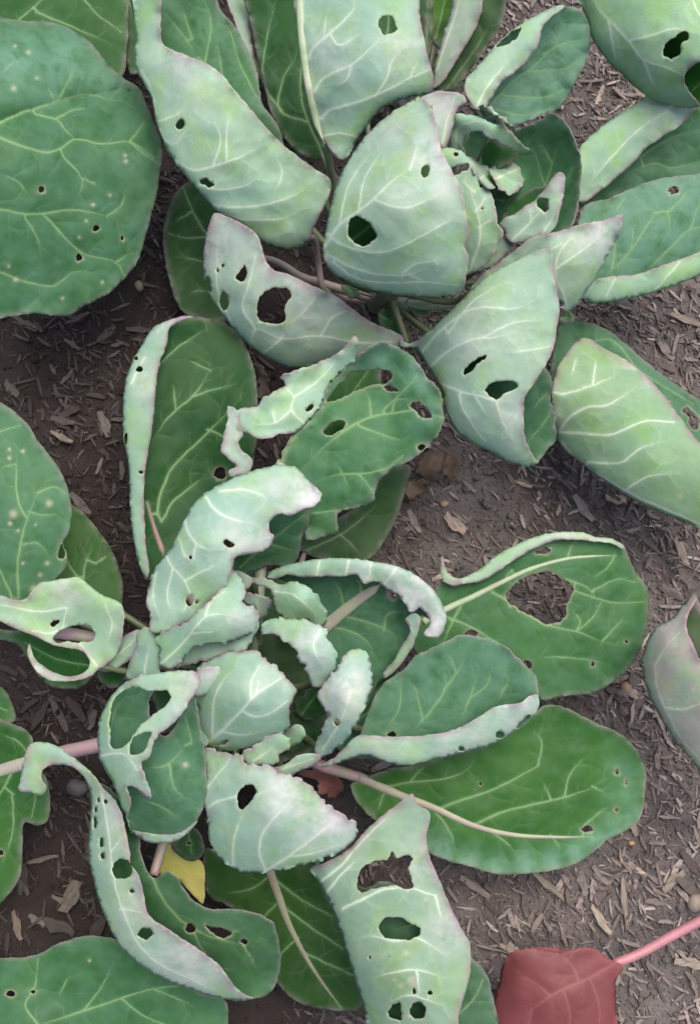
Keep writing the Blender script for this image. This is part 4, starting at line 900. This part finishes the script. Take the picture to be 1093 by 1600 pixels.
# long curling holed leaf lower left
F = "140,1230 143,1260 140,1300 140,1340 148,1380 160,1420 175,1455 200,1490 230,1515 260,1530 300,1545 330,1555 370,1563 398,1560"
leaf('A', [(45,1170,16),(40,1235,15),(130,1195,17.5),(145,1300,16),(190,1260,19),(215,1370,19),(300,1475,16),(390,1560,12),(180,1450,15.5),(300,1545,12.5)],
 [dict(o=F+" 415,1556 430,1540 438,1510 437,1480 428,1445 410,1431 370,1421 330,1420 300,1405 277,1372 262,1362 240,1372 222,1340 210,1270 180,1240 160,1225", f=[(F,-2.2,60)], dz=-.4,
   h=["320,1447 340,1450 362,1456 350,1466 330,1457","297,1452,8,7","382,1471,6,5"], v=[(3,"235,1365 255,1405 280,1435 320,1460 360,1472 410,1482"),(2.4,"300,1450 320,1490 350,1520"),"340,1465 380,1450","380,1476 400,1510"], ew=3),
  dict(s='U', o=F+" 380,1553 365,1538 345,1510 320,1490 290,1470 260,1450 233,1430 225,1400 218,1370 205,1350 203,1330 197,1300 190,1270 180,1250 165,1235 150,1215 130,1195 110,1180 90,1166 65,1160 46,1165 37,1190 33,1215 30,1234 48,1238 64,1243 73,1230 65,1215 68,1202 80,1196 105,1195 125,1206", f=[(F,1.8,55),("46,1165 65,1160 90,1166 110,1180 130,1195",.7,16)],
   h=["174,1360 180,1347 192,1342 204,1346 207,1360 200,1371 187,1373 178,1368","226,1458,11,10","149,1285,2.8,10","159,1316,3,8","161,1337,3,6","150,1265,2.5,5","155,1250,2,4","166,1253,3,4","207,1392,4,3.5"], sp=["189,1470,4","194,1480,3","178,1453,3"],
   v=[(2.4,"160,1240 170,1300 185,1400 230,1490 320,1540"),"175,1330 190,1310","190,1420 220,1425"], ew=7, pk=["300,1500,50,.6","215,1420,40,.5","190,1280,25,.5"])],
 pet="240,1368,14 250,1335,13.5 262,1300,13", petr=(.0055,.006,.0065,.007), petmat=M_PET, stem_z=12, tint=(.88,.93,.86,.08), rough=.35, label='long curling leaf riddled with round holes', bloom=0.25)
leaf('D', [(0,1500,8),(150,1465,9),(350,1570,7),(60,1610,8),(180,1530,8),(130,1575,6.8)],
 [dict(o="-40,1498 0,1497 55,1493 90,1475 130,1463 170,1465 200,1478 250,1515 310,1548 350,1562 356,1585 345,1640 -40,1640", h=["17,1553,7,4.5","52,1549,3.5,2.5"], v=[(3.4,"40,1620 70,1600 130,1580 190,1560 240,1545 280,1540"),(2.4,"60,1600 40,1570 55,1540 60,1500"),"130,1580 160,1540 180,1500","190,1560 230,1590 290,1610","240,1545 300,1570","90,1560 110,1520"], sp=["140,1501,3"], ew=3)], base=(20,1622), bloom=0.22, tint=(.92,.98,.88,0), stem_z=8)
leaf('A', [(330,1340,5),(420,1360,7),(560,1575,4.5),(330,1400,4.5),(480,1480,6)],
 [dict(o="322,1325 345,1335 390,1350 430,1350 495,1345 505,1380 532,1440 552,1500 568,1560 560,1578 530,1579 480,1572 440,1545 415,1500 390,1440 355,1415 328,1402 316,1370",
   v=[(2.8,"425,1370 465,1402 520,1432"),(2.8,"447,1420 490,1452 535,1482"),(2.6,"478,1490 510,1505 555,1525"),(2.4,"440,1405 415,1430 400,1450"),"420,1370 390,1390 350,1395","465,1465 440,1490 430,1510"], ew=3)],
 mid=[(0,"421,1358 434,1395 450,1440 475,1490 500,1530 532,1574",8,1.2,M_RIB_P)], base=(420,1356), petmat=M_PET, petr=(.005,.007), stem_z=6, tint=(.75,.72,.45,.08), label='dull olive lower leaf with mauve midrib', ribtint=(.72,.68,.62))
leaf('A', [(270,1330,6),(315,1400,4),(245,1345,6)], [dict(o="244,1335 258,1320 275,1317 300,1335 317,1350 320,1380 317,1412 300,1396 275,1372 246,1363", v=["262,1325 300,1370 314,1405"])], base=(268,1325), mats=(M_YEL,M_YEL), stem_z=5, petmat=M_PET, label='small bright yellow dying leaf')
leaf('A', [(295,1300,9),(295,1340,8),(315,1320,9)], [dict(o="268,1322 284,1300 305,1294 319,1320 316,1336 300,1346 285,1341", h=["296,1318,4,2"], v=["295,1300 300,1335"])], base=(294,1300), tint=(.75,.85,.7,0), stem_z=8, name='young_leaf')
F = "485,1357 500,1380 520,1420 540,1480 555,1530 570,1580 582,1640"
leaf('A', [(490,1358,18),(645,1245,21),(735,1480,19),(700,1620,19),(575,1590,15),(610,1400,20.5),(640,1520,20.5)],
 [dict(o=F+" 772,1640 767,1545 752,1510 735,1495 700,1440 650,1402 622,1384 596,1377 570,1388 540,1370 510,1352", f=[(F,-1.8,60)], v=["620,1450 680,1440","700,1600 740,1560 755,1530"], ew=4),
  dict(s='U', o=F+" 711,1640 716,1590 723,1560 734,1520 733,1475 720,1450 705,1420 690,1385 672,1340 665,1310 672,1280 669,1268 651,1256 644,1240 616,1260 590,1280 565,1305 540,1330 512,1345", f=[(F,1.8,60)],
   h=["557,1386 560,1365 570,1352 590,1345 605,1343 612,1331 618,1341 635,1334 643,1340 638,1355 645,1385 635,1390 615,1383 598,1386 580,1390 563,1395","592,1450 595,1440 610,1432 628,1435 640,1443 655,1448 657,1458 645,1467 615,1467 600,1465","640,1582 645,1568 655,1565 665,1575 660,1590 645,1590","605,1582 612,1570 625,1567 625,1595 613,1592","646,1548,3,5","671,1551,4,3.5","578,1496,1.5,3"],
   v=[(3,"500,1378 535,1350 560,1320 585,1295 600,1280"),(2.8,"510,1395 530,1370 560,1340"),(3,"535,1420 560,1408 600,1390 640,1388 680,1400"),(3,"552,1470 580,1462 615,1470 650,1465 705,1500"),(2.6,"575,1530 610,1520 650,1515 700,1530"),"650,1515 655,1550","680,1400 690,1440","600,1570 640,1555 700,1575"],
   sp=["634,1489,5","642,1530,7","645,1536,6","616,1530,4","626,1540,4","664,1405,4"], pk=["660,1340,30,.5","700,1450,35,.5"], ew=6)],
 base=(500,1362), stem_z=14, tint=(.6,.62,.52,0), label='upright pale leaf with a large jagged hole', bloom=0.3)
# cup leaf with eaten windows, left of the head
F = "205,1302 196,1272 176,1222 163,1200 155,1180 153,1150 158,1120 170,1095 190,1072"
leaf('A', [(160,1180,22),(190,1075,25),(300,1055,28),(235,1245,25),(318,1200,25),(250,1310,21),(205,1290,20),(225,1165,26)],
 [dict(o=F+" 215,1062 240,1070 232,1100 240,1135 260,1150 285,1115 302,1090 312,1130 320,1180 323,1230 316,1265 301,1291 275,1306 240,1310", f=[(F,-2.2,50)], sp=["290,1195,5"],
   v=[(3,"215,1245 250,1260 285,1280"),(2.6,"225,1200 260,1195 290,1165"),(2.4,"265,1195 275,1235 300,1250"),"172,1150 180,1110 200,1085","300,1160 290,1120"], ew=4, lip=.5, lipw=14),
  dict(s='U', o=F+" 220,1055 260,1050 300,1048 312,1055 312,1070 300,1090 285,1115 265,1135 246,1150 238,1170 230,1188 221,1190 228,1215 238,1245 232,1249 215,1232 200,1228 205,1250 200,1280", f=[(F,1.4,40),("220,1055 260,1050 300,1048",.8,16)],
   h=["173,1112 178,1095 192,1080 212,1073 240,1080 262,1080 268,1090 255,1105 235,1120 218,1135 208,1152 186,1170 175,1166 172,1140","203,1176 205,1160 218,1147 237,1145 232,1160 222,1177 212,1179"], pk=["300,1065,30,.8","275,1105,30,.4"], ew=5, jag=1.3, v=["160,1180 195,1178 215,1205","230,1215 215,1195"]),
  dict(s='U', o="205,1298 225,1313 250,1318 280,1311 301,1293 308,1282 282,1300 250,1304 222,1300", dz=.3, ew=3)],
 base=(200,1285), stem_z=11, tint=(.92,1.0,.98,0), label='cup shaped leaf eaten into open windows', bloom=0.5)
# ---- head of plant A
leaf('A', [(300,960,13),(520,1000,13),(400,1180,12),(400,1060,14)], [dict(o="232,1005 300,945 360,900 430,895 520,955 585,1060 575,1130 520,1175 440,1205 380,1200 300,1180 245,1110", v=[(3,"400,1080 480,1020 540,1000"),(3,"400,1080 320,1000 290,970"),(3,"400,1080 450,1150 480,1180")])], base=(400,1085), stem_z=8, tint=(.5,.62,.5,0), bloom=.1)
leaf('A', [(600,1080,14),(650,1160,13),(540,1160,13)], [dict(o="520,1110 570,1060 620,1050 660,1090 650,1160 600,1185 540,1180 515,1150", v=[(2.6,"525,1150 580,1110 640,1080")])], base=(525,1145), stem_z=8, tint=(.7,.8,.65,0), bloom=.2)
leaf('A', [(320,1180,22),(380,1185,25),(480,1230,26),(555,1295,23),(400,1360,20),(330,1300,20.5),(420,1270,26)],
 [dict(s='U', o="316,1172 330,1168 345,1175 375,1180 385,1195 400,1194 420,1195 435,1209 455,1212 480,1225 500,1245 525,1265 545,1280 558,1290 557,1305 540,1325 510,1340 470,1350 430,1360 390,1363 365,1355 340,1335 328,1310 325,1280 318,1250 322,1210",
   f=[("558,1300 540,1325 510,1340 470,1350 430,1360 390,1363 365,1355 340,1335 328,1310 325,1280",1.36,60)], h=["371,1245 380,1230 392,1226 400,1230 400,1240 390,1255 380,1265 372,1260"],
   v=[(2.8,"322,1265 340,1252 370,1245 410,1238 435,1225"),(3,"365,1352 364,1325 370,1295 382,1265"),(3,"415,1358 405,1330 412,1300 435,1270 465,1240"),(3.2,"415,1360 450,1338 490,1308 520,1285 540,1278"),"325,1230 345,1205 360,1185","450,1338 480,1335 530,1320"], pk=["520,1280,45,.9","450,1250,50,.7","400,1200,30,.4","480,1310,40,.4"], sp=["380,1275,3"], jag=2.5, ew=5)], base=(330,1290), stem_z=12, tint=(.95,1.0,.98,0), label='pale scalloped leaf with one clean hole')
leaf('A', [(410,1000,16),(480,1050,15),(460,1140,15.5),(500,1140,15)], [dict(o="395,985 450,990 500,1040 515,1100 505,1160 460,1185 420,1190 410,1150 440,1100 425,1050 395,1020", wave=.8)], base=(430,1100), stem_z=11, tint=(.3,.36,.26,0))  # tint darkened: shade of the gaps in the head put into the leaf colour
leaf('A', [(480,1080,20),(500,1140,18),(460,1120,17)], [dict(o="458,1108 480,1080 502,1070 512,1092 505,1120 482,1128 468,1120", v=["470,1118 498,1080"], jag=2.4)], base=(470,1115), stem_z=13, tint=(.85,.95,.9,0))
leaf('A', [(392,940,23),(425,945,23),(405,970,21)], [dict(s='U', o="376,932 400,927 426,940 421,952 413,966 405,973 399,956 388,945", jag=2.3, v=["405,968 402,940"])], base=(405,968), stem_z=14, tint=(.8,.92,.9,0))
leaf('A', [(285,1035,22),(400,960,25),(370,1015,24)], [dict(s='U', o="275,1045 300,1012 330,1000 370,990 398,955 407,968 402,986 388,1010 370,1019 345,1023 325,1031 300,1036 285,1042", f=[("407,968 402,986 388,1010",0.62,20)], jag=2.4)], base=(285,1038), stem_z=13, tint=(.88,.98,1,0))
leaf('A', [(250,1035,23),(260,985,25),(350,905,26),(395,950,27),(370,1000,25),(320,960,28)],
 [dict(s='U', o="246,995 262,985 290,973 310,955 335,930 352,908 356,893 366,892 378,905 385,922 384,934 376,940 396,950 404,974 390,990 370,1000 345,1005 320,1005 300,1015 285,1030 270,1044 252,1041 248,1015", f=[("404,974 390,990 370,1000 345,1005 320,1005 300,1015 285,1030",0.81,35),("246,995 252,1041",0.62,25)],
   v=[(2.6,"255,1035 290,1000 320,965 350,960 385,970"),"320,965 330,940 350,925","300,990 340,985"], pk=["380,970,30,.6"], jag=2.3, ew=3)], base=(260,1035), stem_z=14, tint=(.86,.98,.95,0))
leaf('A', [(360,895,25),(390,905,25),(378,925,24)], [dict(s='U', o="352,905 358,895 370,891 384,897 395,907 391,916 380,922 376,910 365,905", jag=.8)], base=(360,900), stem_z=14, tint=(.85,.95,.95,0), name='young_leaf')
leaf('A', [(395,905,23),(440,910,25),(505,960,24),(445,962,24),(470,935,27)],
 [dict(s='U', o="385,902 405,903 425,905 438,912 460,909 480,918 500,938 511,958 510,974 500,979 482,971 460,968 442,966 430,956 426,936 420,918 400,913", f=[("438,912 460,909 480,918 500,938 511,958 510,974",0.99,35)], jag=2.2, ew=3, v=["430,925 460,930 495,960"])], base=(398,908), stem_z=15, tint=(.86,.98,.97,0))
leaf('A', [(315,1165,21),(460,1080,27),(400,1020,27),(330,1040,25),(440,1150,24),(390,1090,29.5)],
 [dict(s='U', o="312,1040 335,1028 350,1022 380,1016 400,1017 415,1029 435,1044 450,1061 463,1080 452,1108 450,1135 430,1152 400,1168 380,1174 345,1172 325,1166 312,1150 308,1090",
   f=[("312,1040 308,1090 312,1150 325,1166 345,1172 380,1174 400,1168 430,1152 450,1135",1.12,45)], h=["341,1163 350,1157 357,1156 352,1162 345,1165"],
   v=[(3.6,"326,1160 350,1138 375,1112 400,1085 425,1068 448,1055"),(3,"333,1152 333,1115 338,1085 352,1060 372,1042"),(2.6,"392,1093 393,1065 405,1040"),(2.8,"378,1110 400,1119 425,1112 448,1095"),"345,1142 380,1148 415,1140","400,1085 405,1065"],
   sp=["441,1068,4"], jag=2.4, pk=["420,1060,40,.35"], ew=3)], base=(320,1160), stem_z=14, tint=(.88,.98,.92,0), label='round central leaf of the young head')
leaf('A', [(410,985,25),(470,970,27),(520,1030,27),(495,1075,24),(480,1015,28)],
 [dict(s='U', o="407,988 418,971 440,966 470,968 505,980 513,1000 522,1015 526,1035 521,1055 511,1068 496,1076 481,1056 475,1040 467,1030 456,1010 441,1000 426,989 413,991", f=[("407,988 418,971 440,966 470,968 505,980 513,1000 522,1015 526,1035 521,1055 511,1068",1.12,35)], jag=2.6, pk=["480,1010,40,.7"], v=["500,985 490,1010 505,1045"], ew=3)], base=(508,1060), stem_z=14, tint=(.93,1,1.03,0))
leaf('A', [(550,1020,26),(575,1070,26),(500,1175,21),(505,1090,25),(545,1090,28)],
 [dict(s='U', o="536,1030 546,1019 556,1013 570,1019 578,1038 580,1068 571,1100 551,1140 531,1165 511,1179 495,1181 491,1170 500,1148 510,1126 511,1114 500,1100 499,1082 510,1062 525,1046", h=["522,1128 525,1122 531,1129 527,1134"], f=[("556,1013 570,1019 578,1038 580,1068 571,1100 551,1140 531,1165 511,1179",1.18,40)], pk=["535,1080,45,.9"], jag=2.2, v=["505,1170 535,1120 550,1060"], ew=3)], base=(500,1172), stem_z=12, tint=(.93,1,1.05,0))
leaf('A', [(450,1145,22),(470,1135,23),(455,1165,21)], [dict(s='U', o="440,1150 462,1131 474,1137 476,1150 458,1166 446,1165", f=[("462,1131 474,1137 476,1150 458,1166",0.50,15)])], base=(448,1160), stem_z=13, tint=(.85,.98,.95,0), name='young_leaf')
leaf('A', [(380,1185,23.5),(430,1150,25),(430,1190,23)], [dict(s='U', o="376,1182 395,1166 415,1151 435,1145 450,1154 451,1170 436,1180 428,1196 400,1199 385,1197", f=[("435,1145 450,1154 451,1170",0.56,20)], jag=2.5, v=["395,1190 430,1165"])], base=(395,1190), stem_z=13, tint=(.92,1.04,.95,0))
leaf('A', [(430,1205,21),(500,1180,22),(460,1210,20.5)], [dict(s='U', o="422,1200 445,1195 465,1181 490,1177 502,1181 490,1196 466,1206 450,1216 435,1212", f=[("445,1195 465,1181 490,1177",0.43,14)], v=["430,1205 490,1185"])], base=(440,1206), stem_z=11, tint=(.92,1.02,1,0))
leaf('A', [(310,1050,27),(345,1050,27),(320,1085,26)], [dict(s='U', o="300,1060 312,1046 330,1041 343,1043 345,1056 336,1070 318,1086 304,1086", f=[("343,1043 345,1056 336,1070 318,1086",0.50,16)], pk=["325,1048,18,.8"])], base=(308,1080), stem_z=14, tint=(.9,1,1,0), name='young_leaf')
leaf('A', [(295,1095,22),(328,1140,23),(318,1165,22)], [dict(s='U', o="285,1098 300,1088 314,1092 326,1110 331,1140 326,1160 318,1168 300,1160 290,1120", f=[("300,1088 314,1092 326,1110 331,1140 326,1160",0.81,24)])], base=(300,1150), stem_z=13, tint=(.82,.96,.97,0))

# ---- plant E
F = "1080,930 1070,940 1050,965 1020,985 1006,1015 1003,1050 1015,1090 1040,1135 1065,1170 1093,1205 1125,1240"
leaf('E', [(1080,935,17),(1005,1040,16),(1100,1210,13),(1110,1060,20),(1072,985,20)],
 [dict(o=F+" 1150,1240 1150,950 1110,958 1092,955", f=[(F,-1.8,50)], ew=3),
  dict(s='U', o=F+" 1150,1240 1150,1080 1110,1052 1092,1030 1081,1005 1072,982 1075,960 1087,935", f=[(F,1.8,50)], v=[(3,"1022,1040 1027,1075 1045,1120 1065,1155 1105,1200"),(2.6,"1040,1105 1070,1108 1110,1090"),"1022,1040 1040,1010 1060,990"], sp=["1081,1077,4"], ew=7, pk=["1060,985,30,.6"])],
 base=(1120,1230), stem_z=12, tint=(.95,.88,.84,.6), label='mauve grey leaf with a pointed curled tip', petmat=M_PET)
F = "783,1510 780,1530 771,1560 766,1590 768,1640"
leaf('E', [(955,1500,7),(850,1485,8),(775,1560,6),(860,1560,8.5),(950,1640,7)],
 [dict(o="955,1501 932,1484 916,1480 880,1487 830,1482 796,1489 783,1510 780,1530 771,1560 766,1590 768,1640 956,1640 962,1570 962,1530 972,1510", f=[(F,1.2,45),("955,1640 962,1570 962,1530",.8,25)], v=[(4.5,"960,1505 920,1528 880,1545 840,1570 800,1605"),(2.6,"905,1535 890,1505 870,1490"),(2.6,"880,1546 890,1590 880,1630"),"860,1556 825,1530 800,1525","920,1528 935,1570 935,1620","830,1577 825,1610"]),
  dict(o="826,1482 845,1479 870,1480 892,1486 860,1491", dz=.25, ew=20)],
 pet="958,1506,7.2 1000,1489,6.8 1060,1456,7 1130,1420,8", petr=(.0055,.0058,.006,.007,.008), petmat=M_REDP, stem_z=10, mats=(M_RED,M_RED), label='smooth red leaf on a long pink stalk')

# ------------------------------------------------------------------ dead leaves on the soil (things of their own)
def dead(o_, z, lab, mat, cat='dry leaf', **kw):
    q = parse(o_); c = q.mean(0); org = W(c[0], c[1], 0)
    o = leaf(org, z, [dict(o=o_, jag=3.2, wave=.9, **kw)], mats=(mat, mat), name='dry_leaf', rough=.9, thick=.0008)
    o['label'] = lab; o['category'] = cat
dead("650,740 655,722 668,706 682,702 694,712 690,730 680,748 662,752", [(650,745,.7),(668,710,1.3),(690,715,.8),(672,730,1.7)], 'crumpled brown dry leaf on bare soil under the holed pale leaf', M_DRY, v=["655,748 685,710"])
dead("688,728 700,708 714,716 718,736 706,748 694,744", [(690,730,.8),(705,712,1.5),(716,738,.7)], 'smaller folded dry leaf scrap touching the crumpled brown leaf', M_DRY, v=["692,742 710,718"])
dead("634,770 640,752 656,750 664,764 654,778 640,780", [(636,772,.7),(650,755,1.3),(660,770,.7)], 'dark brown dry leaf scrap near the hanging dark lower leaf', M_DRY)
dead("392,562 406,570 418,590 421,610 412,624 402,618 406,600 400,582", [(395,565,1.5),(420,605,2.2),(405,600,1.0)], 'narrow curled tan dry leaf between two dark leaves', M_DRY)
dead("466,1210 490,1203 520,1208 540,1228 520,1247 503,1240 492,1222", [(470,1210,4.5),(520,1210,4),(520,1245,2.0)], 'reddish brown withered leaf beneath the head beside the mauve stalk', M_DRYRED, v=["475,1212 530,1232"])
dead("575,1318 590,1300 602,1312 598,1328 580,1332", [(575,1320,1),(595,1310,2.4),(590,1330,1)], 'small brown shrivelled leaf scrap beside the upright holed leaf', M_DRYRED)
dead("136,1298 143,1300 148,1318 146,1338 138,1344 133,1320", [(138,1300,2),(148,1320,3),(140,1342,1.5)], 'orange tan dead leaf scrap peeping from behind the long holed leaf', M_DRY)
